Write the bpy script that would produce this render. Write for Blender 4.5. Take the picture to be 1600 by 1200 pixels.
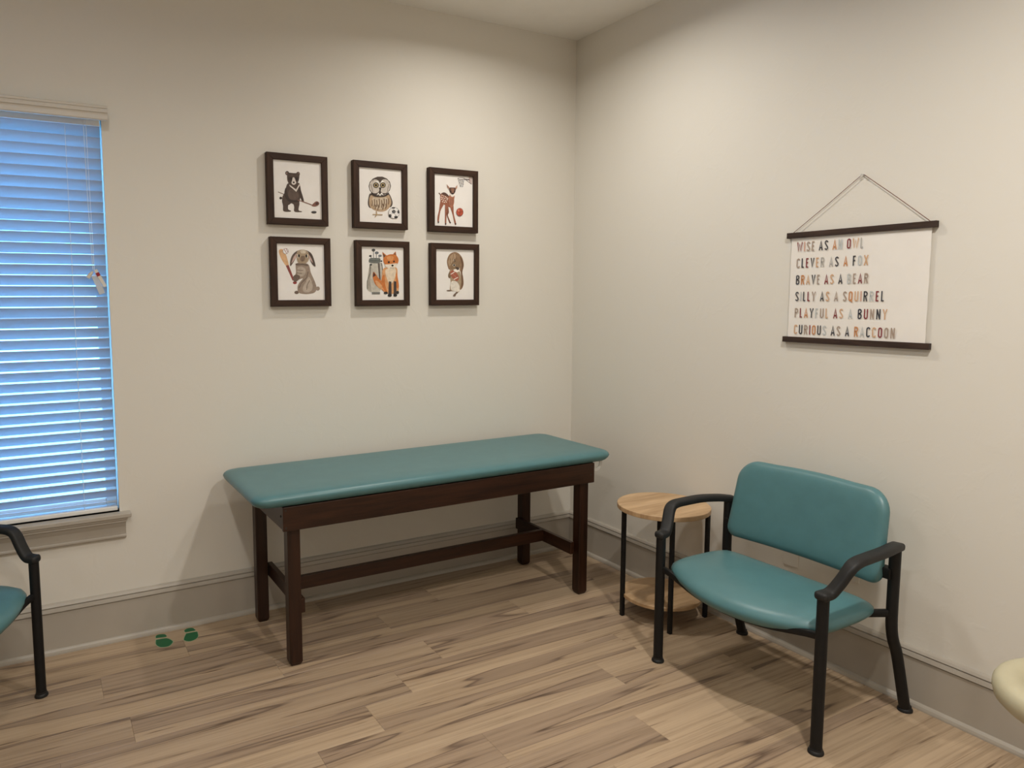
import bpy, bmesh, math, random
from mathutils import Vector, Matrix

random.seed(7)
for o in list(bpy.data.objects):
    bpy.data.objects.remove(o)
S = bpy.context.scene
COL = S.collection
PI = math.pi

# ------------------------------------------------------------------ camera, world, exposure
cam_d = bpy.data.cameras.new('camera')
cam = bpy.data.objects.new('camera', cam_d)
COL.objects.link(cam)
cam_d.sensor_width = 36.0
cam_d.lens = 36.0 * 1137.11 / 1600.0
cam_d.shift_x = 127.55 / 1600.0
cam_d.shift_y = -23.74 / 1600.0
cam_d.clip_start = 0.05
pitch, yaw, roll = -0.0985465, -0.4950414, -0.0045816
fw = Vector((-math.sin(yaw) * math.cos(pitch), math.cos(yaw) * math.cos(pitch), math.sin(pitch)))
rt = Vector((math.cos(yaw), math.sin(yaw), 0.0))
up = rt.cross(fw)
r2 = rt * math.cos(roll) + up * math.sin(roll)
u2 = -rt * math.sin(roll) + up * math.cos(roll)
m = Matrix((r2, u2, -fw)).transposed().to_4x4()
m.translation = Vector((-2.874982, -3.496708, 1.556118))
cam.matrix_world = m
S.camera = cam

SKY_COL, SKY_STR = (0.14, 0.47, 1.0), 8.5
w = bpy.data.worlds.new('daylight')
S.world = w
w.use_nodes = True
w.node_tree.nodes['Background'].inputs[0].default_value = (*SKY_COL, 1)
w.node_tree.nodes['Background'].inputs[1].default_value = SKY_STR

CAN_POWER, CAN_COL, CAN_SPREAD = 17.3, (1.0, 0.945, 0.862), 160.0

S.view_settings.view_transform = 'Standard'
S.view_settings.look = 'None'
S.view_settings.gamma = 1.0
S.view_settings.use_curve_mapping = False
S.view_settings.exposure = 0.0

# ------------------------------------------------------------------ helpers
def lin(c):
    r = []
    for v in c[:3]:
        v = v / 255.0
        r.append(v / 12.92 if v <= 0.04045 else ((v + 0.055) / 1.055) ** 2.4)
    return tuple(r)

def new_mat(name, col, rough=0.6, spec=0.5):
    mt = bpy.data.materials.new(name)
    mt.use_nodes = True
    nt = mt.node_tree
    b = nt.nodes['Principled BSDF']
    b.inputs['Base Color'].default_value = (*col, 1)
    b.inputs['Roughness'].default_value = rough
    b.inputs['Specular IOR Level'].default_value = spec
    return mt, nt, b

def node(nt, kind, **kw):
    n = nt.nodes.new(kind)
    for k, v in kw.items():
        if k in n.inputs:
            n.inputs[k].default_value = v
        else:
            setattr(n, k, v)
    return n

def ramp(nt, fac, stops):
    n = nt.nodes.new('ShaderNodeValToRGB')
    el = n.color_ramp.elements
    while len(el) < len(stops):
        el.new(0.5)
    for e, (p, c) in zip(el, stops):
        e.position = p
        e.color = (*c, 1)
    nt.links.new(fac, n.inputs[0])
    return n

def add_bump(nt, b, height, strength, dist=0.01):
    bp = node(nt, 'ShaderNodeBump', Strength=strength, Distance=dist)
    nt.links.new(height, bp.inputs['Height'])
    nt.links.new(bp.outputs[0], b.inputs['Normal'])

def mottled(name, col, var=0.12, scale=8.0, rough=0.6, bump=0.0, bscale=60.0, spec=0.5, stretch=(1, 1, 1)):
    mt, nt, b = new_mat(name, col, rough, spec)
    tc = node(nt, 'ShaderNodeTexCoord')
    mp = node(nt, 'ShaderNodeMapping', Scale=stretch)
    nt.links.new(tc.outputs['Object'], mp.inputs[0])
    nz = node(nt, 'ShaderNodeTexNoise', Scale=scale, Detail=5.0, Roughness=0.6)
    nt.links.new(mp.outputs[0], nz.inputs['Vector'])
    lo = tuple(c * (1 - var) for c in col)
    hi = tuple(min(1, c * (1 + var)) for c in col)
    rp = ramp(nt, nz.outputs[0], [(0.3, lo), (0.7, hi)])
    nt.links.new(rp.outputs[0], b.inputs['Base Color'])
    if bump:
        n2 = node(nt, 'ShaderNodeTexNoise', Scale=bscale, Detail=4.0)
        nt.links.new(mp.outputs[0], n2.inputs['Vector'])
        add_bump(nt, b, n2.outputs[0], bump)
    return mt

def obj(name, me, mat=None, parent=None, loc=None):
    if isinstance(me, bmesh.types.BMesh):
        bm = me
        me = bpy.data.meshes.new(name)
        bmesh.ops.recalc_face_normals(bm, faces=bm.faces)
        bm.to_mesh(me)
        bm.free()
    o = bpy.data.objects.new(name, me)
    COL.objects.link(o)
    if mat is not None and len(me.materials) == 0:
        me.materials.append(mat)
    if parent is not None:
        o.parent = parent
    if loc is not None:
        o.location = loc
    return o

def smooth(o, ang=40):
    me = o.data
    for p in me.polygons:
        p.use_smooth = True
    me.set_sharp_from_angle(angle=math.radians(ang))
    return o

def thing(name, label, cat, loc=(0, 0, 0), rotz=0.0, group=None):
    o = bpy.data.objects.new(name, None)
    COL.objects.link(o)
    o.empty_display_size = 0.05
    o.location = loc
    o.rotation_euler = (0, 0, rotz)
    tag(o, label, cat, group)
    return o

def tag(o, label, cat, group=None):
    o['label'] = label
    o['category'] = cat
    if group:
        o['group'] = group
    return o

def struct(o, label=None):
    o['kind'] = 'structure'
    if label:
        o['label'] = label
    return o

def bm_box(x0, x1, y0, y1, z0, z1, bev=0.0, seg=2, bm=None):
    own = bmesh.new()
    v = [own.verts.new(p) for p in ((x0, y0, z0), (x1, y0, z0), (x1, y1, z0), (x0, y1, z0), (x0, y0, z1), (x1, y0, z1), (x1, y1, z1), (x0, y1, z1))]
    for f in ((0, 3, 2, 1), (4, 5, 6, 7), (0, 1, 5, 4), (1, 2, 6, 5), (2, 3, 7, 6), (3, 0, 4, 7)):
        own.faces.new([v[i] for i in f])
    if bev:
        bmesh.ops.bevel(own, geom=list(own.edges), offset=bev, segments=seg, affect='EDGES', profile=0.5)
    if bm is None:
        return own
    tmp = bpy.data.meshes.new('tmp')
    own.to_mesh(tmp)
    own.free()
    bm.from_mesh(tmp)
    bpy.data.meshes.remove(tmp)
    return bm

def catmull(pts, n=6):
    P = [Vector(p) for p in pts]
    Q = [P[0] * 2 - P[1]] + P + [P[-1] * 2 - P[-2]]
    out = []
    for i in range(1, len(Q) - 2):
        a, b, c, d = Q[i - 1:i + 3]
        for k in range(n):
            t = k / n
            out.append(0.5 * ((2 * b) + (c - a) * t + (2 * a - 5 * b + 4 * c - d) * t * t + (3 * b - a - 3 * c + d) * t ** 3))
    out.append(P[-1])
    return out

def circle_sec(r, n=12):
    return [(r * math.cos(2 * PI * i / n), r * math.sin(2 * PI * i / n)) for i in range(n)]

def rrect_pts(hx, hy, r, k=4):
    r = min(r, hx, hy)
    out = []
    for cx, cy, a0 in ((hx - r, hy - r, 0), (-hx + r, hy - r, PI / 2), (-hx + r, -hy + r, PI), (hx - r, -hy + r, 1.5 * PI)):
        for i in range(k + 1):
            a = a0 + PI / 2 * i / k
            out.append((cx + r * math.cos(a), cy + r * math.sin(a)))
    return out

def sweep(path, sec, upv=(0, 0, 1), bm=None, scales=None):
    """section (a across, b along up) along a path, closed ends"""
    bm = bm or bmesh.new()
    P = [Vector(p) for p in path]
    upv = Vector(upv)
    rings = []
    for i, p in enumerate(P):
        t = (P[min(i + 1, len(P) - 1)] - P[max(i - 1, 0)]).normalized()
        s = t.cross(upv)
        if s.length < 1e-3:
            s = t.cross(Vector((1, 0, 0)))
        s.normalize()
        u = s.cross(t).normalized()
        k = scales[i] if scales else 1.0
        rings.append([bm.verts.new(p + s * a * k + u * b * k) for a, b in sec])
    n = len(sec)
    for i in range(len(rings) - 1):
        for j in range(n):
            bm.faces.new((rings[i][j], rings[i][(j + 1) % n], rings[i + 1][(j + 1) % n], rings[i + 1][j]))
    bm.faces.new(rings[0][::-1])
    bm.faces.new(rings[-1])
    return bm

def lathe(profile, n=32, bm=None, c=(0, 0, 0)):
    bm = bm or bmesh.new()
    rings = []
    for r, z in profile:
        if r < 1e-5:
            rings.append([bm.verts.new((c[0], c[1], c[2] + z))])
        else:
            rings.append([bm.verts.new((c[0] + r * math.cos(2 * PI * i / n), c[1] + r * math.sin(2 * PI * i / n), c[2] + z)) for i in range(n)])
    for a, b in zip(rings[:-1], rings[1:]):
        for j in range(n):
            k = (j + 1) % n
            if len(a) == 1 and len(b) == 1:
                continue
            if len(a) == 1:
                bm.faces.new((a[0], b[k], b[j]))
            elif len(b) == 1:
                bm.faces.new((a[j], a[k], b[0]))
            else:
                bm.faces.new((a[j], a[k], b[k], b[j]))
    return bm

def cushion(outline, profile, warp=None):
    """outline: closed CCW list of (a,b); profile: list of (inset, h) bottom to top; warp(a,b,h)->xyz"""
    n = len(outline)
    x0, x1 = min(p[0] for p in outline), max(p[0] for p in outline)
    y0, y1 = min(p[1] for p in outline), max(p[1] for p in outline)
    cx, cy, hx, hy = (x0 + x1) / 2, (y0 + y1) / 2, (x1 - x0) / 2, (y1 - y0) / 2
    def inset(p, ins):
        return cx + (p[0] - cx) * (1 - ins / hx), cy + (p[1] - cy) * (1 - ins / hy)
    bm = bmesh.new()
    wf = warp or (lambda a, b, h: (a, b, h))
    rings = []
    for ins, h in profile:
        rings.append([bm.verts.new(wf(*inset(p, ins), h)) for p in outline])
    for r0, r1 in zip(rings[:-1], rings[1:]):
        for j in range(n):
            bm.faces.new((r0[j], r0[(j + 1) % n], r1[(j + 1) % n], r1[j]))
    # caps: shrink rings to a centre line so the surface stays smooth
    for ring, (ins, h), flip in ((rings[0], profile[0], True), (rings[-1], profile[-1], False)):
        prev = ring
        for f in (0.66, 0.33):
            cur = []
            for p in outline:
                a, b = inset(p, ins)
                cur.append(bm.verts.new(wf(cx + (a - cx) * f, cy + (b - cy) * f, h)))
            for j in range(n):
                bm.faces.new((prev[j], prev[(j + 1) % n], cur[(j + 1) % n], cur[j]))
            prev = cur
        c = bm.verts.new(wf(cx, cy, h))
        for j in range(n):
            bm.faces.new((prev[j], prev[(j + 1) % n], c))
    return bm

def extrude_profile(prof, axis, a, b):
    """prof: closed list of (out, z) where out is distance from the wall into the room"""
    bm = bmesh.new()
    ends = []
    for t in (a, b):
        if axis == 'x':
            ends.append([bm.verts.new((t, -o, z)) for o, z in prof])
        else:
            ends.append([bm.verts.new((-o, t, z)) for o, z in prof])
    n = len(prof)
    for j in range(n):
        bm.faces.new((ends[0][j], ends[0][(j + 1) % n], ends[1][(j + 1) % n], ends[1][j]))
    bm.faces.new(ends[0][::-1])
    bm.faces.new(ends[1])
    return bm

# ------------------------------------------------------------------ materials
def wall_material():
    mt, nt, b = new_mat('wall_paint', (0.74, 0.71, 0.645), 0.62, 0.35)
    tc = node(nt, 'ShaderNodeTexCoord')
    n1 = node(nt, 'ShaderNodeTexNoise', Scale=9.0, Detail=3.0, Roughness=0.55, Distortion=0.8)
    n2 = node(nt, 'ShaderNodeTexNoise', Scale=70.0, Detail=4.0)
    nt.links.new(tc.outputs['Object'], n1.inputs['Vector'])
    nt.links.new(tc.outputs['Object'], n2.inputs['Vector'])
    r = ramp(nt, n1.outputs[0], [(0.54, (0, 0, 0)), (0.66, (1, 1, 1))])
    mx = node(nt, 'ShaderNodeMath', operation='MULTIPLY')
    nt.links.new(r.outputs[0], mx.inputs[0])
    nt.links.new(n2.outputs[0], mx.inputs[1])
    add_bump(nt, b, mx.outputs[0], 0.13, 0.005)
    return mt

def plank_material():
    mt, nt, b = new_mat('vinyl_plank', (0.36, 0.26, 0.17), 0.42, 0.4)
    tc = node(nt, 'ShaderNodeTexCoord')
    oi = node(nt, 'ShaderNodeObjectInfo')
    mul = node(nt, 'ShaderNodeVectorMath', operation='MULTIPLY')
    cmb = node(nt, 'ShaderNodeCombineXYZ')
    m1 = node(nt, 'ShaderNodeMath', operation='MULTIPLY')
    m1.inputs[1].default_value = 37.0
    m2 = node(nt, 'ShaderNodeMath', operation='MULTIPLY')
    m2.inputs[1].default_value = 91.0
    nt.links.new(oi.outputs['Random'], m1.inputs[0])
    nt.links.new(oi.outputs['Random'], m2.inputs[0])
    nt.links.new(m1.outputs[0], cmb.inputs[0])
    nt.links.new(m2.outputs[0], cmb.inputs[1])
    def coords(sx, sy):
        mp = node(nt, 'ShaderNodeMapping', Scale=(sx, sy, 1.0))
        nt.links.new(tc.outputs['Object'], mp.inputs[0])
        ad = node(nt, 'ShaderNodeVectorMath', operation='ADD')
        nt.links.new(mp.outputs[0], ad.inputs[0])
        nt.links.new(cmb.outputs[0], ad.inputs[1])
        return ad.outputs[0]
    L = nt.links.new
    # heartwood / sapwood bands with a dark wavy border
    na = node(nt, 'ShaderNodeTexNoise', Scale=1.0, Detail=2.0, Roughness=0.45, Distortion=0.2)
    L(coords(0.36, 7.5), na.inputs['Vector'])
    band = ramp(nt, na.outputs[0], [(0.34, (0.375, 0.275, 0.192)), (0.445, (0.315, 0.228, 0.160)), (0.457, (0.165, 0.112, 0.080)), (0.467, (0.405, 0.297, 0.200)), (0.64, (0.470, 0.352, 0.240))])
    # fine streaks
    nb = node(nt, 'ShaderNodeTexNoise', Scale=1.0, Detail=6.0, Roughness=0.7)
    L(coords(1.3, 60.0), nb.inputs['Vector'])
    st = ramp(nt, nb.outputs[0], [(0.30, (0.62, 0.59, 0.56)), (0.50, (0.96, 0.96, 0.96)), (0.72, (1.12, 1.12, 1.12))])
    mix = node(nt, 'ShaderNodeMix', data_type='RGBA', blend_type='MULTIPLY')
    mix.inputs[0].default_value = 1.0
    L(band.outputs[0], mix.inputs[6])
    L(st.outputs[0], mix.inputs[7])
    # short dark checks
    nc = node(nt, 'ShaderNodeTexNoise', Scale=1.0, Detail=3.0, Roughness=0.55, Distortion=0.3)
    L(coords(2.4, 52.0), nc.inputs['Vector'])
    ck = ramp(nt, nc.outputs[0], [(0.29, (0.40, 0.34, 0.30)), (0.365, (1, 1, 1))])
    mix2 = node(nt, 'ShaderNodeMix', data_type='RGBA', blend_type='MULTIPLY')
    mix2.inputs[0].default_value = 1.0
    L(mix.outputs[2], mix2.inputs[6])
    L(ck.outputs[0], mix2.inputs[7])
    # plank-to-plank tone
    tone = ramp(nt, oi.outputs['Random'], [(0.0, (0.90, 0.89, 0.89)), (0.5, (1.0, 0.99, 0.97)), (1.0, (1.05, 1.04, 1.02))])
    mix3 = node(nt, 'ShaderNodeMix', data_type='RGBA', blend_type='MULTIPLY')
    mix3.inputs[0].default_value = 1.0
    L(mix2.outputs[2], mix3.inputs[6])
    L(tone.outputs[0], mix3.inputs[7])
    L(mix3.outputs[2], b.inputs['Base Color'])
    add_bump(nt, b, nb.outputs[0], 0.06, 0.003)
    return mt

def wood_material(name, dark, light, rough, sx=(2, 30, 30), spec=0.5, scale=1.0, coat=0.0):
    mt, nt, b = new_mat(name, light, rough, spec)
    tc = node(nt, 'ShaderNodeTexCoord')
    mp = node(nt, 'ShaderNodeMapping', Scale=sx)
    nt.links.new(tc.outputs['Object'], mp.inputs[0])
    nz = node(nt, 'ShaderNodeTexNoise', Scale=scale, Detail=6.0, Roughness=0.6, Distortion=0.5)
    nt.links.new(mp.outputs[0], nz.inputs['Vector'])
    rp = ramp(nt, nz.outputs[0], [(0.30, dark), (0.68, light)])
    nt.links.new(rp.outputs[0], b.inputs['Base Color'])
    b.inputs['Coat Weight'].default_value = coat
    b.inputs['Coat Roughness'].default_value = 0.25
    return mt

M = {}
M['wall'] = wall_material()
M['ceiling'] = mottled('ceiling_paint', (0.86, 0.835, 0.785), 0.02, 6, 0.8, 0.1, 80)
M['trim'] = mottled('trim_paint', (0.44, 0.40, 0.345), 0.03, 5, 0.38, 0.0)
M['plank'] = plank_material()
M['subfloor'] = mottled('plank_joint', (0.045, 0.032, 0.022), 0.1, 10, 0.9)
M['teal'] = mottled('teal_vinyl', (0.077, 0.188, 0.206), 0.05, 14, 0.36, 0.05, 420, 0.5)
M['black'] = mottled('black_powder_coat', (0.006, 0.006, 0.0065), 0.15, 30, 0.5, 0.03, 300, 0.3)
M['armplastic'] = mottled('black_urethane', (0.012, 0.012, 0.0125), 0.15, 30, 0.55, 0.03, 260, 0.35)
M['stain_x'] = wood_material('walnut_stain_lengthwise', (0.011, 0.0038, 0.0018), (0.042, 0.0145, 0.0062), 0.38, (3, 40, 40), 0.35)
M['stain_y'] = wood_material('walnut_stain_crosswise', (0.011, 0.0038, 0.0018), (0.042, 0.0145, 0.0062), 0.38, (40, 3, 40), 0.35)
M['stain_z'] = wood_material('walnut_stain_upright', (0.011, 0.0038, 0.0018), (0.038, 0.013, 0.0056), 0.38, (40, 40, 3), 0.35)
M['frame_x'] = wood_material('dark_frame_wood_flat', (0.017, 0.0075, 0.004), (0.056, 0.025, 0.013), 0.6, (5, 60, 60), 0.3)
M['frame_z'] = wood_material('dark_frame_wood_upright', (0.017, 0.0075, 0.004), (0.056, 0.025, 0.013), 0.6, (60, 60, 5), 0.3)
M['bar'] = wood_material('dark_dowel_wood', (0.016, 0.009, 0.007), (0.062, 0.036, 0.026), 0.6, (50, 5, 50), 0.3)
M['oak'] = wood_material('light_oak_laminate', (0.36, 0.22, 0.11), (0.60, 0.41, 0.235), 0.45, (3, 26, 1))
M['paper'] = mottled('print_paper', (0.86, 0.83, 0.80), 0.02, 20, 0.75)
M['canvas'] = mottled('canvas_paper', (0.83, 0.795, 0.745), 0.02, 12, 0.8, 0.06, 7)
M['cord'] = mottled('leather_cord', (0.16, 0.055, 0.038), 0.2, 40, 0.8)
M['green'] = mottled('green_vinyl', (0.004, 0.115, 0.038), 0.08, 30, 0.5)
M['greenedge'] = mottled('pale_green_edge', (0.30, 0.38, 0.24), 0.05, 30, 0.5)
M['cream'] = mottled('cream_vinyl', (0.46, 0.42, 0.29), 0.04, 12, 0.5, 0.05, 300)
M['steel'] = mottled('brushed_steel', (0.5, 0.5, 0.5), 0.05, 40, 0.3)
M['steel'].node_tree.nodes['Principled BSDF'].inputs['Metallic'].default_value = 1.0
M['white'] = mottled('white_vinyl', (0.80, 0.80, 0.78), 0.02, 10, 0.4)
M['valance'] = mottled('valance_white', (0.62, 0.58, 0.52), 0.02, 10, 0.45)
M['outlet'] = mottled('painted_plate', (0.70, 0.67, 0.605), 0.01, 10, 0.5)
M['dark'] = mottled('dark_slot', (0.02, 0.02, 0.02), 0.1, 10, 0.6)
M['bell'] = mottled('cream_plastic', (0.62, 0.55, 0.45), 0.03, 10, 0.4)
M['red'] = mottled('red_print', (0.30, 0.01, 0.015), 0.05, 10, 0.5)
M['tagpaper'] = mottled('tag_paper', (0.75, 0.70, 0.62), 0.03, 20, 0.6)
M['pavement'] = mottled('pale_concrete', (0.80, 0.78, 0.74), 0.06, 3, 0.9)
M['blade'] = mottled('grass_blade', (0.16, 0.30, 0.10), 0.2, 6, 0.6)

def slat_material():
    mt, nt, b = new_mat('blind_slat_vinyl', (0.54, 0.555, 0.58), 0.45, 0.4)
    tr = node(nt, 'ShaderNodeBsdfTranslucent')
    tr.inputs[0].default_value = (0.80, 0.84, 0.88, 1)
    mx = node(nt, 'ShaderNodeMixShader')
    mx.inputs[0].default_value = 0.20
    out = nt.nodes['Material Output']
    nt.links.new(b.outputs[0], mx.inputs[1])
    nt.links.new(tr.outputs[0], mx.inputs[2])
    nt.links.new(mx.outputs[0], out.inputs[0])
    return mt
M['slat'] = slat_material()

def clear_material(name, tint, alpha):
    mt, nt, b = new_mat(name, tint, 0.05, 0.5)
    tr = node(nt, 'ShaderNodeBsdfTransparent')
    tr.inputs[0].default_value = (0.97, 0.98, 0.98, 1)
    mx = node(nt, 'ShaderNodeMixShader')
    mx.inputs[0].default_value = alpha
    out = nt.nodes['Material Output']
    nt.links.new(tr.outputs[0], mx.inputs[1])
    nt.links.new(b.outputs[0], mx.inputs[2])
    nt.links.new(mx.outputs[0], out.inputs[0])
    return mt
M['glass'] = clear_material('window_glass', (0.9, 0.95, 0.95), 0.06)
M['clear'] = clear_material('clear_plastic', (0.75, 0.74, 0.70), 0.6)

def lamp_material():
    mt = bpy.data.materials.new('lamp_lens')
    mt.use_nodes = True
    nt = mt.node_tree
    nt.nodes.clear()
    e = node(nt, 'ShaderNodeEmission', Strength=6.0)
    e.inputs[0].default_value = (*CAN_COL, 1)
    o = node(nt, 'ShaderNodeOutputMaterial')
    nt.links.new(e.outputs[0], o.inputs[0])
    return mt
M['lamp'] = lamp_material()
M['lamptrim'] = mottled('lamp_trim_white', (0.7, 0.68, 0.64), 0.02, 10, 0.5)

_flat = {}
def flat_mat(rgb, k=1.0, var=0.10):
    key = (tuple(rgb), k, var)
    if key not in _flat:
        c = tuple(min(1, v * k) for v in lin(rgb))
        _flat[key] = mottled('ink_%d_%d_%d' % tuple(rgb), c, var, 55, 0.75)
    return _flat[key]

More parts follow.
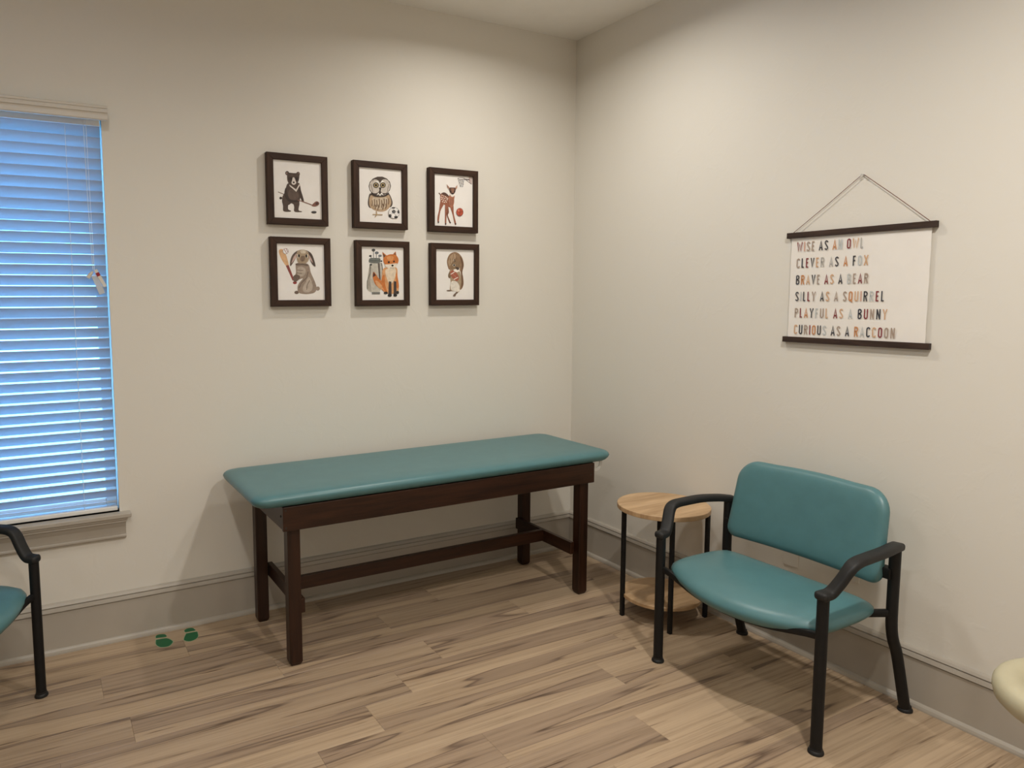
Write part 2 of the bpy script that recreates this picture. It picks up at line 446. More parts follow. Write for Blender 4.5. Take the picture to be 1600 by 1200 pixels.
# ------------------------------------------------------------------ flat print artwork (u right, v up, 0..1 on the paper)
ART = {
 'bear': [
  ('P',(48, 38, 34),[(0.174,0.343),(0.17,0.332),(0.162,0.324),(0.151,0.319),(0.138,0.318),(0.127,0.322),(0.119,0.33),(0.117,0.341),(0.12,0.351),(0.129,0.36),(0.14,0.365),(0.153,0.365),(0.164,0.361),(0.171,0.353)]),
  ('P',(110, 75, 60),[(0.09,0.441),(0.224,0.4),(0.231,0.411),(0.096,0.451)]),
  ('P',(84, 68, 60),[(0.327,0.783),(0.322,0.767),(0.311,0.753),(0.295,0.745),(0.277,0.744),(0.262,0.75),(0.252,0.763),(0.249,0.779),(0.254,0.795),(0.265,0.809),(0.281,0.817),(0.298,0.818),(0.313,0.812),(0.324,0.799)]),
  ('P',(84, 68, 60),[(0.553,0.784),(0.548,0.767),(0.537,0.754),(0.52,0.746),(0.503,0.745),(0.488,0.751),(0.477,0.764),(0.474,0.78),(0.479,0.796),(0.491,0.81),(0.507,0.818),(0.524,0.819),(0.54,0.813),(0.55,0.8)]),
  ('P',(150, 120, 108),[(0.304,0.779),(0.299,0.766),(0.288,0.758),(0.276,0.76),(0.268,0.77),(0.269,0.783),(0.277,0.794),(0.29,0.797),(0.3,0.791)]),
  ('P',(150, 120, 108),[(0.536,0.781),(0.531,0.769),(0.52,0.761),(0.507,0.763),(0.5,0.773),(0.501,0.786),(0.509,0.797),(0.522,0.8),(0.533,0.794)]),
  ('S',(84, 68, 60),[(0.18,0.3),(0.29,0.289),(0.29,0.161),(0.345,0.134),(0.332,0.114),(0.197,0.116),(0.187,0.205)]),
  ('S',(84, 68, 60),[(0.417,0.262),(0.528,0.282),(0.507,0.153),(0.572,0.132),(0.561,0.118),(0.424,0.118),(0.418,0.197)]),
  ('S',(84, 68, 60),[(0.316,0.612),(0.512,0.63),(0.555,0.559),(0.567,0.429),(0.534,0.315),(0.511,0.233),(0.41,0.242),(0.36,0.262),(0.287,0.224),(0.181,0.244),(0.179,0.364),(0.244,0.463),(0.262,0.545)]),
  ('S',(100, 82, 72),[(0.331,0.499),(0.492,0.458),(0.508,0.362),(0.403,0.309),(0.303,0.353)]),
  ('S',(72, 57, 50),[(0.53,0.59),(0.579,0.462),(0.625,0.318),(0.591,0.297),(0.544,0.388),(0.515,0.492)]),
  ('S',(84, 68, 60),[(0.287,0.773),(0.315,0.791),(0.417,0.79),(0.506,0.793),(0.54,0.767),(0.532,0.696),(0.501,0.629),(0.417,0.584),(0.336,0.593),(0.29,0.656)]),
  ('S',(66, 52, 46),[(0.321,0.71),(0.387,0.721),(0.401,0.665),(0.348,0.638),(0.309,0.668)]),
  ('S',(66, 52, 46),[(0.449,0.724),(0.517,0.728),(0.521,0.679),(0.471,0.644)]),
  ('S',(222, 212, 204),[(0.403,0.711),(0.434,0.712),(0.458,0.66),(0.47,0.62),(0.421,0.585),(0.373,0.612),(0.388,0.664)]),
  ('P',(25, 22, 22),[(0.44,0.629),(0.434,0.62),(0.422,0.614),(0.408,0.615),(0.4,0.622),(0.4,0.632),(0.41,0.641),(0.424,0.643),(0.435,0.639)]),
  ('P',(20, 18, 18),[(0.377,0.686),(0.374,0.68),(0.366,0.676),(0.358,0.677),(0.353,0.682),(0.353,0.689),(0.359,0.694),(0.367,0.696),(0.375,0.693)]),
  ('P',(20, 18, 18),[(0.497,0.696),(0.493,0.689),(0.486,0.686),(0.478,0.686),(0.473,0.691),(0.473,0.698),(0.479,0.703),(0.487,0.705),(0.494,0.702)]),
  ('P',(222, 212, 204),[(0.325,0.586),(0.464,0.509),(0.535,0.61),(0.544,0.584),(0.468,0.467),(0.334,0.558)]),
  ('S',(62, 50, 44),[(0.255,0.528),(0.286,0.417),(0.347,0.326),(0.495,0.319),(0.494,0.29),(0.324,0.287),(0.239,0.363),(0.223,0.443)]),
  ('P',(140, 95, 80),[(0.489,0.318),(0.608,0.294),(0.614,0.308),(0.495,0.332)]),
  ('P',(140, 95, 80),[(0.6,0.295),(0.812,0.24),(0.819,0.254),(0.608,0.309)]),
  ('S',(135, 88, 75),[(0.787,0.244),(0.862,0.312),(0.911,0.323),(0.949,0.296),(0.93,0.256),(0.852,0.227)]),
  ('S',(80, 52, 46),[(0.866,0.283),(0.91,0.309),(0.93,0.29),(0.896,0.256)]),
  ('P',(45, 42, 44),[(0.888,0.129),(0.882,0.119),(0.866,0.111),(0.843,0.105),(0.818,0.105),(0.796,0.108),(0.781,0.116),(0.776,0.125),(0.782,0.135),(0.798,0.144),(0.821,0.149),(0.846,0.15),(0.868,0.146),(0.883,0.139)]),
  ('P',(85, 82, 84),[(0.878,0.135),(0.873,0.129),(0.86,0.124),(0.842,0.121),(0.821,0.121),(0.803,0.122),(0.791,0.127),(0.786,0.132),(0.791,0.138),(0.804,0.143),(0.823,0.146),(0.843,0.147),(0.862,0.145),(0.874,0.141)]),
 ],
 'owl': [
  ('S',(84, 70, 62),[(0.248,0.524),(0.204,0.385),(0.215,0.291),(0.275,0.265),(0.335,0.392),(0.337,0.495)]),
  ('S',(84, 70, 62),[(0.695,0.551),(0.778,0.416),(0.766,0.328),(0.7,0.298),(0.645,0.409)]),
  ('P',(84, 70, 62),[(0.747,0.693),(0.719,0.613),(0.644,0.545),(0.537,0.504),(0.421,0.497),(0.318,0.526),(0.248,0.584),(0.224,0.659),(0.252,0.738),(0.325,0.805),(0.429,0.847),(0.546,0.856),(0.651,0.828),(0.723,0.77)]),
  ('S',(188, 158, 124),[(0.281,0.5),(0.474,0.489),(0.678,0.532),(0.75,0.414),(0.719,0.308),(0.629,0.234),(0.512,0.204),(0.376,0.218),(0.259,0.276),(0.233,0.386)]),
  ('S',(206, 186, 160),[(0.325,0.46),(0.473,0.46),(0.635,0.478),(0.667,0.375),(0.56,0.265),(0.399,0.257),(0.311,0.339)]),
  ('P',(120, 92, 68),[(0.291,0.409),(0.299,0.351),(0.319,0.355),(0.311,0.412)]),
  ('P',(120, 92, 68),[(0.3,0.36),(0.283,0.302),(0.303,0.3),(0.32,0.358)]),
  ('P',(120, 92, 68),[(0.343,0.429),(0.351,0.354),(0.372,0.357),(0.364,0.432)]),
  ('P',(120, 92, 68),[(0.352,0.363),(0.335,0.287),(0.355,0.285),(0.372,0.361)]),
  ('P',(120, 92, 68),[(0.397,0.415),(0.406,0.349),(0.426,0.351),(0.418,0.417)]),
  ('P',(120, 92, 68),[(0.406,0.357),(0.389,0.29),(0.41,0.288),(0.426,0.355)]),
  ('P',(120, 92, 68),[(0.457,0.444),(0.465,0.356),(0.486,0.359),(0.478,0.446)]),
  ('P',(120, 92, 68),[(0.465,0.364),(0.448,0.275),(0.469,0.274),(0.486,0.363)]),
  ('P',(120, 92, 68),[(0.512,0.421),(0.52,0.346),(0.541,0.349),(0.532,0.424)]),
  ('P',(120, 92, 68),[(0.52,0.354),(0.504,0.278),(0.524,0.276),(0.541,0.353)]),
  ('P',(120, 92, 68),[(0.568,0.45),(0.576,0.375),(0.597,0.378),(0.589,0.453)]),
  ('P',(120, 92, 68),[(0.576,0.383),(0.559,0.307),(0.58,0.305),(0.597,0.382)]),
  ('P',(120, 92, 68),[(0.623,0.444),(0.632,0.373),(0.652,0.376),(0.644,0.447)]),
  ('P',(120, 92, 68),[(0.632,0.382),(0.615,0.309),(0.636,0.308),(0.653,0.38)]),
  ('P',(120, 92, 68),[(0.674,0.456),(0.683,0.398),(0.704,0.401),(0.695,0.459)]),
  ('P',(120, 92, 68),[(0.684,0.407),(0.667,0.347),(0.687,0.345),(0.705,0.405)]),
  ('P',(120, 92, 68),[(0.425,0.33),(0.434,0.276),(0.454,0.28),(0.445,0.333)]),
  ('P',(120, 92, 68),[(0.434,0.285),(0.417,0.231),(0.437,0.229),(0.454,0.283)]),
  ('P',(120, 92, 68),[(0.54,0.353),(0.549,0.295),(0.569,0.298),(0.561,0.356)]),
  ('P',(120, 92, 68),[(0.549,0.304),(0.532,0.245),(0.553,0.243),(0.57,0.302)]),
  ('P',(120, 92, 68),[(0.363,0.326),(0.372,0.282),(0.393,0.285),(0.383,0.33)]),
  ('P',(120, 92, 68),[(0.373,0.291),(0.356,0.246),(0.376,0.243),(0.393,0.288)]),
  ('P',(120, 92, 68),[(0.609,0.356),(0.619,0.307),(0.639,0.311),(0.63,0.36)]),
  ('P',(120, 92, 68),[(0.619,0.316),(0.602,0.266),(0.622,0.263),(0.64,0.314)]),
  ('P',(206, 196, 186),[(0.504,0.674),(0.489,0.616),(0.451,0.568),(0.397,0.54),(0.339,0.536),(0.287,0.558),(0.251,0.601),(0.24,0.657),(0.254,0.714),(0.292,0.762),(0.345,0.791),(0.404,0.795),(0.456,0.773),(0.492,0.73)]),
  ('P',(206, 196, 186),[(0.724,0.688),(0.709,0.63),(0.672,0.582),(0.619,0.553),(0.562,0.549),(0.51,0.572),(0.476,0.615),(0.465,0.672),(0.479,0.729),(0.516,0.778),(0.568,0.807),(0.626,0.811),(0.677,0.789),(0.712,0.745)]),
  ('P',(140, 124, 112),[(0.268,0.697),(0.31,0.559),(0.324,0.562),(0.281,0.701)]),
  ('P',(140, 124, 112),[(0.686,0.727),(0.644,0.581),(0.658,0.58),(0.699,0.726)]),
  ('P',(150, 134, 122),[(0.305,0.745),(0.351,0.777),(0.342,0.784),(0.297,0.752)]),
  ('P',(84, 70, 62),[(0.396,0.834),(0.579,0.847),(0.487,0.732)]),
  ('P',(240, 235, 228),[(0.462,0.735),(0.458,0.715),(0.449,0.699),(0.436,0.69),(0.421,0.689),(0.409,0.697),(0.4,0.712),(0.398,0.731),(0.401,0.751),(0.411,0.767),(0.424,0.776),(0.438,0.777),(0.451,0.769),(0.459,0.754)]),
  ('P',(240, 235, 228),[(0.572,0.743),(0.568,0.723),(0.559,0.707),(0.546,0.697),(0.531,0.696),(0.519,0.704),(0.51,0.719),(0.508,0.738),(0.511,0.758),(0.521,0.774),(0.534,0.784),(0.548,0.785),(0.561,0.777),(0.569,0.762)]),
  ('P',(60, 50, 44),[(0.458,0.692),(0.451,0.668),(0.432,0.648),(0.405,0.636),(0.376,0.635),(0.35,0.643),(0.332,0.661),(0.326,0.683),(0.333,0.707),(0.352,0.726),(0.379,0.739),(0.408,0.741),(0.434,0.732),(0.452,0.715)]),
  ('P',(60, 50, 44),[(0.62,0.702),(0.612,0.679),(0.593,0.659),(0.566,0.647),(0.536,0.645),(0.51,0.653),(0.492,0.671),(0.486,0.694),(0.493,0.717),(0.512,0.737),(0.539,0.749),(0.569,0.751),(0.595,0.743),(0.613,0.725)]),
  ('P',(176, 152, 104),[(0.438,0.691),(0.433,0.674),(0.42,0.66),(0.401,0.651),(0.381,0.65),(0.363,0.656),(0.351,0.668),(0.347,0.685),(0.352,0.701),(0.365,0.715),(0.383,0.724),(0.403,0.725),(0.421,0.719),(0.434,0.707)]),
  ('P',(176, 152, 104),[(0.599,0.701),(0.594,0.684),(0.581,0.67),(0.562,0.661),(0.541,0.66),(0.523,0.666),(0.511,0.679),(0.506,0.695),(0.511,0.712),(0.525,0.726),(0.543,0.735),(0.564,0.736),(0.582,0.73),(0.595,0.717)]),
  ('P',(22, 20, 20),[(0.419,0.689),(0.413,0.674),(0.396,0.666),(0.378,0.667),(0.366,0.678),(0.367,0.693),(0.379,0.706),(0.397,0.71),(0.413,0.703)]),
  ('P',(22, 20, 20),[(0.58,0.7),(0.573,0.685),(0.557,0.676),(0.538,0.678),(0.526,0.689),(0.527,0.704),(0.539,0.717),(0.558,0.721),(0.574,0.714)]),
  ('P',(46, 40, 38),[(0.455,0.647),(0.519,0.654),(0.492,0.57)]),
  ('S',(58, 48, 42),[(0.282,0.552),(0.383,0.506),(0.481,0.495),(0.59,0.518),(0.688,0.571),(0.678,0.532),(0.577,0.488),(0.382,0.477),(0.297,0.51)]),
  ('P',(240, 235, 228),[(0.406,0.499),(0.441,0.556),(0.481,0.521),(0.526,0.565),(0.566,0.512),(0.516,0.526),(0.483,0.495),(0.447,0.522)]),
  ('P',(176, 146, 104),[(0.383,0.21),(0.391,0.141),(0.412,0.143),(0.403,0.213)]),
  ('P',(176, 146, 104),[(0.406,0.153),(0.307,0.154),(0.305,0.139),(0.404,0.137)]),
  ('P',(176, 146, 104),[(0.397,0.137),(0.538,0.142),(0.539,0.157),(0.397,0.153)]),
  ('P',(176, 146, 104),[(0.395,0.152),(0.353,0.102),(0.37,0.094),(0.412,0.144)]),
  ('P',(120, 116, 114),[(0.943,0.201),(0.928,0.153),(0.89,0.113),(0.835,0.09),(0.775,0.087),(0.722,0.106),(0.686,0.142),(0.674,0.189),(0.688,0.236),(0.726,0.276),(0.78,0.299),(0.84,0.302),(0.894,0.284),(0.93,0.248)]),
  ('P',(238, 234, 230),[(0.933,0.2),(0.92,0.155),(0.884,0.118),(0.833,0.097),(0.778,0.094),(0.728,0.112),(0.695,0.146),(0.683,0.189),(0.697,0.234),(0.732,0.271),(0.782,0.293),(0.838,0.295),(0.888,0.278),(0.922,0.244)]),
  ('P',(28, 28, 30),[(0.846,0.219),(0.842,0.205),(0.829,0.192),(0.812,0.185),(0.793,0.184),(0.777,0.19),(0.765,0.201),(0.761,0.215),(0.766,0.23),(0.778,0.242),(0.795,0.249),(0.814,0.25),(0.831,0.245),(0.842,0.234)]),
  ('P',(28, 28, 30),[(0.748,0.139),(0.744,0.126),(0.735,0.116),(0.721,0.109),(0.707,0.109),(0.694,0.114),(0.685,0.124),(0.682,0.137),(0.686,0.15),(0.695,0.16),(0.708,0.167),(0.723,0.167),(0.736,0.162),(0.745,0.152)]),
  ('P',(28, 28, 30),[(0.898,0.12),(0.894,0.109),(0.882,0.1),(0.864,0.094),(0.845,0.093),(0.828,0.097),(0.817,0.105),(0.813,0.116),(0.817,0.127),(0.829,0.136),(0.847,0.141),(0.865,0.142),(0.882,0.138),(0.894,0.13)]),
  ('P',(28, 28, 30),[(0.934,0.22),(0.931,0.205),(0.925,0.193),(0.916,0.186),(0.907,0.186),(0.898,0.192),(0.893,0.203),(0.891,0.218),(0.893,0.232),(0.9,0.244),(0.908,0.251),(0.918,0.252),(0.926,0.246),(0.932,0.234)]),
  ('P',(28, 28, 30),[(0.836,0.291),(0.832,0.284),(0.82,0.279),(0.803,0.275),(0.784,0.275),(0.767,0.276),(0.755,0.281),(0.751,0.287),(0.756,0.293),(0.767,0.298),(0.785,0.302),(0.803,0.303),(0.82,0.301),(0.832,0.297)]),
  ('P',(150, 146, 144),[(0.808,0.217),(0.798,0.291),(0.789,0.289),(0.799,0.215)]),
  ('P',(150, 146, 144),[(0.801,0.214),(0.914,0.215),(0.915,0.222),(0.802,0.221)]),
  ('P',(150, 146, 144),[(0.801,0.221),(0.71,0.139),(0.717,0.135),(0.808,0.216)]),
  ('P',(150, 146, 144),[(0.799,0.217),(0.852,0.115),(0.861,0.118),(0.807,0.22)]),
 ],
 'bunny': [
  ('S',(222, 172, 122),[(0.046,0.87),(0.12,0.897),(0.19,0.807),(0.243,0.621),(0.188,0.606),(0.088,0.739)]),
  ('P',(152, 72, 66),[(0.182,0.611),(0.243,0.622),(0.357,0.352),(0.316,0.348)]),
  ('P',(160, 62, 60),[(0.406,0.31),(0.401,0.299),(0.389,0.29),(0.372,0.285),(0.353,0.285),(0.336,0.29),(0.325,0.299),(0.321,0.309),(0.325,0.32),(0.338,0.329),(0.355,0.334),(0.374,0.334),(0.391,0.33),(0.402,0.321)]),
  ('P',(120, 60, 60),[(0.247,0.867),(0.24,0.845),(0.222,0.826),(0.196,0.816),(0.169,0.815),(0.144,0.824),(0.128,0.842),(0.123,0.864),(0.13,0.886),(0.148,0.904),(0.173,0.915),(0.2,0.916),(0.225,0.907),(0.241,0.889)]),
  ('P',(244, 240, 236),[(0.241,0.867),(0.234,0.847),(0.218,0.83),(0.195,0.82),(0.17,0.82),(0.148,0.828),(0.134,0.844),(0.129,0.864),(0.135,0.884),(0.151,0.901),(0.174,0.91),(0.199,0.911),(0.221,0.903),(0.236,0.887)]),
  ('P',(170, 60, 60),[(0.149,0.903),(0.177,0.862),(0.186,0.866),(0.158,0.908)]),
  ('P',(170, 60, 60),[(0.175,0.865),(0.203,0.819),(0.212,0.824),(0.184,0.869)]),
  ('P',(170, 60, 60),[(0.189,0.912),(0.213,0.87),(0.222,0.874),(0.198,0.916)]),
  ('P',(170, 60, 60),[(0.212,0.872),(0.233,0.843),(0.241,0.848),(0.22,0.877)]),
  ('P',(156, 136, 120),[(0.893,0.206),(0.888,0.19),(0.876,0.177),(0.858,0.169),(0.838,0.169),(0.82,0.176),(0.809,0.189),(0.805,0.206),(0.81,0.222),(0.823,0.235),(0.841,0.243),(0.86,0.243),(0.878,0.236),(0.89,0.222)]),
  ('P',(112, 94, 82),[(0.442,0.137),(0.437,0.124),(0.423,0.113),(0.404,0.107),(0.383,0.107),(0.365,0.113),(0.352,0.124),(0.348,0.137),(0.353,0.15),(0.367,0.16),(0.386,0.166),(0.407,0.166),(0.425,0.161),(0.438,0.15)]),
  ('S',(156, 136, 120),[(0.406,0.654),(0.647,0.646),(0.707,0.491),(0.785,0.339),(0.822,0.22),(0.777,0.134),(0.605,0.107),(0.446,0.13),(0.415,0.218),(0.449,0.302),(0.534,0.387),(0.41,0.352),(0.344,0.331),(0.331,0.402),(0.391,0.486)]),
  ('S',(112, 94, 82),[(0.402,0.654),(0.637,0.645),(0.642,0.608),(0.543,0.623),(0.412,0.617)]),
  ('S',(186, 170, 154),[(0.659,0.422),(0.737,0.287),(0.711,0.168),(0.565,0.134),(0.527,0.218),(0.593,0.32)]),
  ('S',(182, 166, 150),[(0.44,0.588),(0.582,0.573),(0.578,0.455),(0.453,0.42),(0.415,0.487)]),
  ('P',(112, 94, 82),[(0.639,0.511),(0.608,0.404),(0.624,0.401),(0.655,0.508)]),
  ('P',(112, 94, 82),[(0.614,0.411),(0.485,0.302),(0.497,0.292),(0.625,0.402)]),
  ('P',(112, 94, 82),[(0.487,0.304),(0.44,0.218),(0.455,0.213),(0.502,0.299)]),
  ('P',(112, 94, 82),[(0.673,0.359),(0.615,0.27),(0.626,0.265),(0.684,0.354)]),
  ('P',(112, 94, 82),[(0.616,0.272),(0.602,0.183),(0.614,0.182),(0.629,0.271)]),
  ('P',(112, 94, 82),[(0.414,0.532),(0.541,0.525),(0.543,0.535),(0.415,0.542)]),
  ('P',(112, 94, 82),[(0.403,0.482),(0.518,0.466),(0.52,0.476),(0.406,0.492)]),
  ('S',(112, 94, 82),[(0.331,0.418),(0.398,0.453),(0.474,0.42),(0.43,0.352),(0.352,0.326)]),
  ('S',(104, 86, 74),[(0.441,0.881),(0.348,0.828),(0.288,0.735),(0.27,0.61),(0.316,0.639),(0.41,0.772),(0.46,0.84)]),
  ('S',(200, 168, 158),[(0.413,0.83),(0.349,0.77),(0.301,0.66),(0.353,0.703),(0.419,0.788)]),
  ('S',(84, 68, 60),[(0.616,0.89),(0.721,0.839),(0.779,0.73),(0.808,0.608),(0.742,0.641),(0.672,0.761),(0.609,0.841)]),
  ('S',(200, 168, 158),[(0.659,0.828),(0.714,0.762),(0.752,0.67),(0.702,0.72),(0.657,0.786)]),
  ('S',(172, 150, 122),[(0.431,0.873),(0.554,0.9),(0.652,0.865),(0.677,0.761),(0.632,0.676),(0.545,0.657),(0.443,0.668),(0.412,0.755)]),
  ('S',(206, 190, 168),[(0.492,0.881),(0.554,0.893),(0.605,0.878),(0.593,0.835),(0.511,0.838)]),
  ('S',(128, 106, 88),[(0.498,0.774),(0.55,0.795),(0.59,0.768),(0.577,0.708),(0.525,0.687),(0.485,0.715)]),
  ('P',(28, 24, 22),[(0.478,0.79),(0.476,0.778),(0.47,0.768),(0.463,0.762),(0.455,0.762),(0.448,0.767),(0.443,0.777),(0.442,0.789),(0.444,0.801),(0.449,0.812),(0.457,0.817),(0.465,0.817),(0.472,0.812),(0.477,0.802)]),
  ('P',(28, 24, 22),[(0.636,0.791),(0.634,0.778),(0.628,0.768),(0.621,0.762),(0.613,0.762),(0.605,0.768),(0.601,0.777),(0.599,0.79),(0.602,0.802),(0.607,0.812),(0.615,0.818),(0.623,0.818),(0.63,0.813),(0.635,0.803)]),
  ('P',(236, 228, 216),[(0.422,0.815),(0.436,0.744),(0.448,0.746),(0.434,0.817)]),
  ('P',(236, 228, 216),[(0.638,0.821),(0.635,0.75),(0.647,0.75),(0.65,0.822)]),
  ('P',(70, 54, 46),[(0.532,0.726),(0.531,0.695),(0.541,0.696),(0.542,0.726)]),
 ],
 'fox': [
  ('P',(120, 124, 124),[(0.294,0.774),(0.291,0.928),(0.275,0.927),(0.278,0.773)]),
  ('P',(120, 124, 124),[(0.358,0.776),(0.359,0.891),(0.342,0.89),(0.342,0.775)]),
  ('P',(120, 124, 124),[(0.421,0.777),(0.417,0.853),(0.401,0.851),(0.405,0.776)]),
  ('P',(120, 124, 124),[(0.253,0.776),(0.22,0.823),(0.206,0.817),(0.239,0.77)]),
  ('P',(70, 72, 74),[(0.325,0.939),(0.32,0.926),(0.309,0.916),(0.292,0.91),(0.273,0.91),(0.257,0.915),(0.246,0.924),(0.242,0.936),(0.247,0.948),(0.259,0.958),(0.276,0.964),(0.294,0.965),(0.31,0.96),(0.322,0.951)]),
  ('P',(60, 62, 64),[(0.242,0.827),(0.234,0.815),(0.215,0.808),(0.193,0.81),(0.18,0.819),(0.18,0.832),(0.195,0.843),(0.216,0.846),(0.235,0.84)]),
  ('P',(110, 116, 122),[(0.406,0.89),(0.401,0.878),(0.388,0.869),(0.369,0.863),(0.348,0.863),(0.33,0.867),(0.318,0.876),(0.314,0.887),(0.319,0.899),(0.332,0.908),(0.351,0.914),(0.371,0.915),(0.39,0.91),(0.402,0.901)]),
  ('P',(120, 128, 136),[(0.478,0.836),(0.473,0.825),(0.461,0.817),(0.444,0.812),(0.426,0.812),(0.409,0.816),(0.398,0.823),(0.394,0.833),(0.399,0.843),(0.411,0.852),(0.428,0.857),(0.446,0.857),(0.463,0.853),(0.474,0.845)]),
  ('S',(196, 190, 178),[(0.201,0.678),(0.467,0.701),(0.485,0.471),(0.451,0.222),(0.378,0.133),(0.224,0.147),(0.123,0.202),(0.125,0.361),(0.2,0.502)]),
  ('S',(168, 160, 148),[(0.188,0.642),(0.229,0.643),(0.203,0.361),(0.224,0.168),(0.135,0.22),(0.135,0.361)]),
  ('P',(92, 92, 90),[(0.194,0.671),(0.193,0.5),(0.207,0.5),(0.208,0.671)]),
  ('P',(92, 92, 90),[(0.195,0.506),(0.123,0.36),(0.135,0.357),(0.208,0.502)]),
  ('P',(92, 92, 90),[(0.123,0.362),(0.121,0.2),(0.134,0.2),(0.137,0.363)]),
  ('P',(96, 84, 78),[(0.379,0.695),(0.425,0.697),(0.447,0.329),(0.411,0.364)]),
  ('P',(80, 76, 72),[(0.459,0.702),(0.486,0.556),(0.503,0.559),(0.475,0.705)]),
  ('P',(80, 76, 72),[(0.486,0.563),(0.471,0.433),(0.487,0.433),(0.502,0.562)]),
  ('S',(112, 116, 112),[(0.18,0.765),(0.229,0.79),(0.425,0.788),(0.441,0.745),(0.402,0.696),(0.191,0.702)]),
  ('P',(70, 72, 70),[(0.19,0.734),(0.425,0.74),(0.425,0.749),(0.19,0.743)]),
  ('P',(70, 70, 70),[(0.246,0.664),(0.239,0.652),(0.221,0.645),(0.201,0.647),(0.188,0.657),(0.189,0.67),(0.202,0.68),(0.223,0.683),(0.24,0.677)]),
  ('P',(60, 60, 62),[(0.488,0.737),(0.482,0.726),(0.468,0.721),(0.452,0.722),(0.442,0.73),(0.443,0.741),(0.453,0.75),(0.469,0.752),(0.483,0.747)]),
  ('P',(118, 116, 110),[(0.231,0.15),(0.425,0.151),(0.423,0.108),(0.233,0.108)]),
  ('S',(214, 118, 48),[(0.275,0.53),(0.257,0.433),(0.322,0.289),(0.469,0.192),(0.574,0.134),(0.543,0.294),(0.408,0.399),(0.333,0.487)]),
  ('S',(224, 160, 104),[(0.318,0.363),(0.405,0.337),(0.517,0.223),(0.492,0.196),(0.378,0.24)]),
  ('P',(84, 48, 40),[(0.275,0.535),(0.257,0.429),(0.332,0.465)]),
  ('P',(196, 110, 52),[(0.488,0.91),(0.609,0.832),(0.527,0.741)]),
  ('P',(84, 70, 62),[(0.505,0.879),(0.571,0.827),(0.529,0.782)]),
  ('P',(196, 110, 52),[(0.806,0.926),(0.713,0.845),(0.843,0.777)]),
  ('P',(84, 70, 62),[(0.795,0.896),(0.746,0.846),(0.813,0.812)]),
  ('S',(224, 160, 104),[(0.522,0.605),(0.817,0.619),(0.848,0.441),(0.878,0.261),(0.83,0.135),(0.565,0.13),(0.464,0.293),(0.47,0.435)]),
  ('S',(214, 118, 48),[(0.479,0.436),(0.532,0.472),(0.548,0.294),(0.596,0.152),(0.549,0.152),(0.464,0.293)]),
  ('S',(214, 118, 48),[(0.813,0.53),(0.848,0.441),(0.874,0.261),(0.824,0.225),(0.806,0.368)]),
  ('S',(228, 208, 182),[(0.567,0.579),(0.797,0.598),(0.772,0.404),(0.661,0.295),(0.578,0.437)]),
  ('P',(66, 56, 54),[(0.635,0.358),(0.696,0.349),(0.699,0.072),(0.619,0.072)]),
  ('P',(66, 56, 54),[(0.754,0.359),(0.815,0.351),(0.822,0.067),(0.746,0.066)]),
  ('P',(40, 38, 38),[(0.704,0.088),(0.699,0.075),(0.685,0.065),(0.664,0.06),(0.642,0.06),(0.623,0.065),(0.609,0.075),(0.605,0.088),(0.61,0.1),(0.625,0.11),(0.645,0.116),(0.667,0.116),(0.687,0.11),(0.7,0.1)]),
  ('P',(40, 38, 38),[(0.833,0.088),(0.828,0.077),(0.815,0.067),(0.797,0.062),(0.776,0.062),(0.758,0.067),(0.746,0.076),(0.742,0.088),(0.747,0.1),(0.76,0.109),(0.779,0.114),(0.799,0.114),(0.817,0.109),(0.829,0.1)]),
  ('P',(52, 46, 44),[(0.607,0.134),(0.602,0.123),(0.588,0.114),(0.569,0.11),(0.548,0.11),(0.53,0.114),(0.517,0.123),(0.513,0.134),(0.518,0.145),(0.532,0.153),(0.551,0.158),(0.571,0.158),(0.59,0.154),(0.603,0.145)]),
  ('P',(52, 46, 44),[(0.878,0.142),(0.874,0.128),(0.865,0.117),(0.851,0.111),(0.836,0.111),(0.823,0.117),(0.814,0.128),(0.811,0.142),(0.815,0.156),(0.825,0.168),(0.839,0.174),(0.854,0.174),(0.867,0.168),(0.876,0.157)]),
  ('S',(214, 118, 48),[(0.523,0.805),(0.662,0.865),(0.808,0.855),(0.875,0.764),(0.823,0.659),(0.71,0.61),(0.593,0.642),(0.521,0.709)]),
  ('S',(228, 150, 84),[(0.589,0.81),(0.684,0.839),(0.754,0.814),(0.704,0.742),(0.633,0.749)]),
  ('S',(236, 222, 204),[(0.541,0.667),(0.63,0.678),(0.725,0.689),(0.839,0.695),(0.798,0.628),(0.709,0.596),(0.599,0.612)]),
  ('P',(30, 26, 24),[(0.665,0.718),(0.658,0.705),(0.643,0.698),(0.625,0.7),(0.614,0.71),(0.615,0.723),(0.627,0.734),(0.644,0.737),(0.659,0.73)]),
  ('P',(30, 26, 24),[(0.784,0.735),(0.778,0.722),(0.765,0.715),(0.751,0.717),(0.742,0.727),(0.743,0.741),(0.752,0.751),(0.767,0.754),(0.779,0.747)]),
  ('P',(22, 20, 20),[(0.754,0.656),(0.747,0.643),(0.73,0.636),(0.711,0.638),(0.699,0.648),(0.699,0.661),(0.712,0.672),(0.732,0.674),(0.748,0.668)]),
  ('P',(90, 70, 60),[(0.661,0.604),(0.759,0.608),(0.759,0.615),(0.661,0.611)]),
 ],
 'fawn': [
  ('P',(214, 196, 190),[(0.893,0.996),(1,0.995),(0.99,0.845),(0.912,0.888)]),
  ('P',(150, 110, 104),[(0.917,0.992),(0.922,0.892),(0.936,0.893),(0.931,0.993)]),
  ('P',(160, 130, 124),[(0.96,0.994),(0.954,0.864),(0.965,0.865),(0.971,0.994)]),
  ('P',(110, 100, 98),[(0.78,0.929),(0.918,0.926),(0.921,0.951),(0.784,0.953)]),
  ('P',(120, 108, 106),[(0.81,0.929),(0.969,0.848),(0.98,0.858),(0.821,0.939)]),
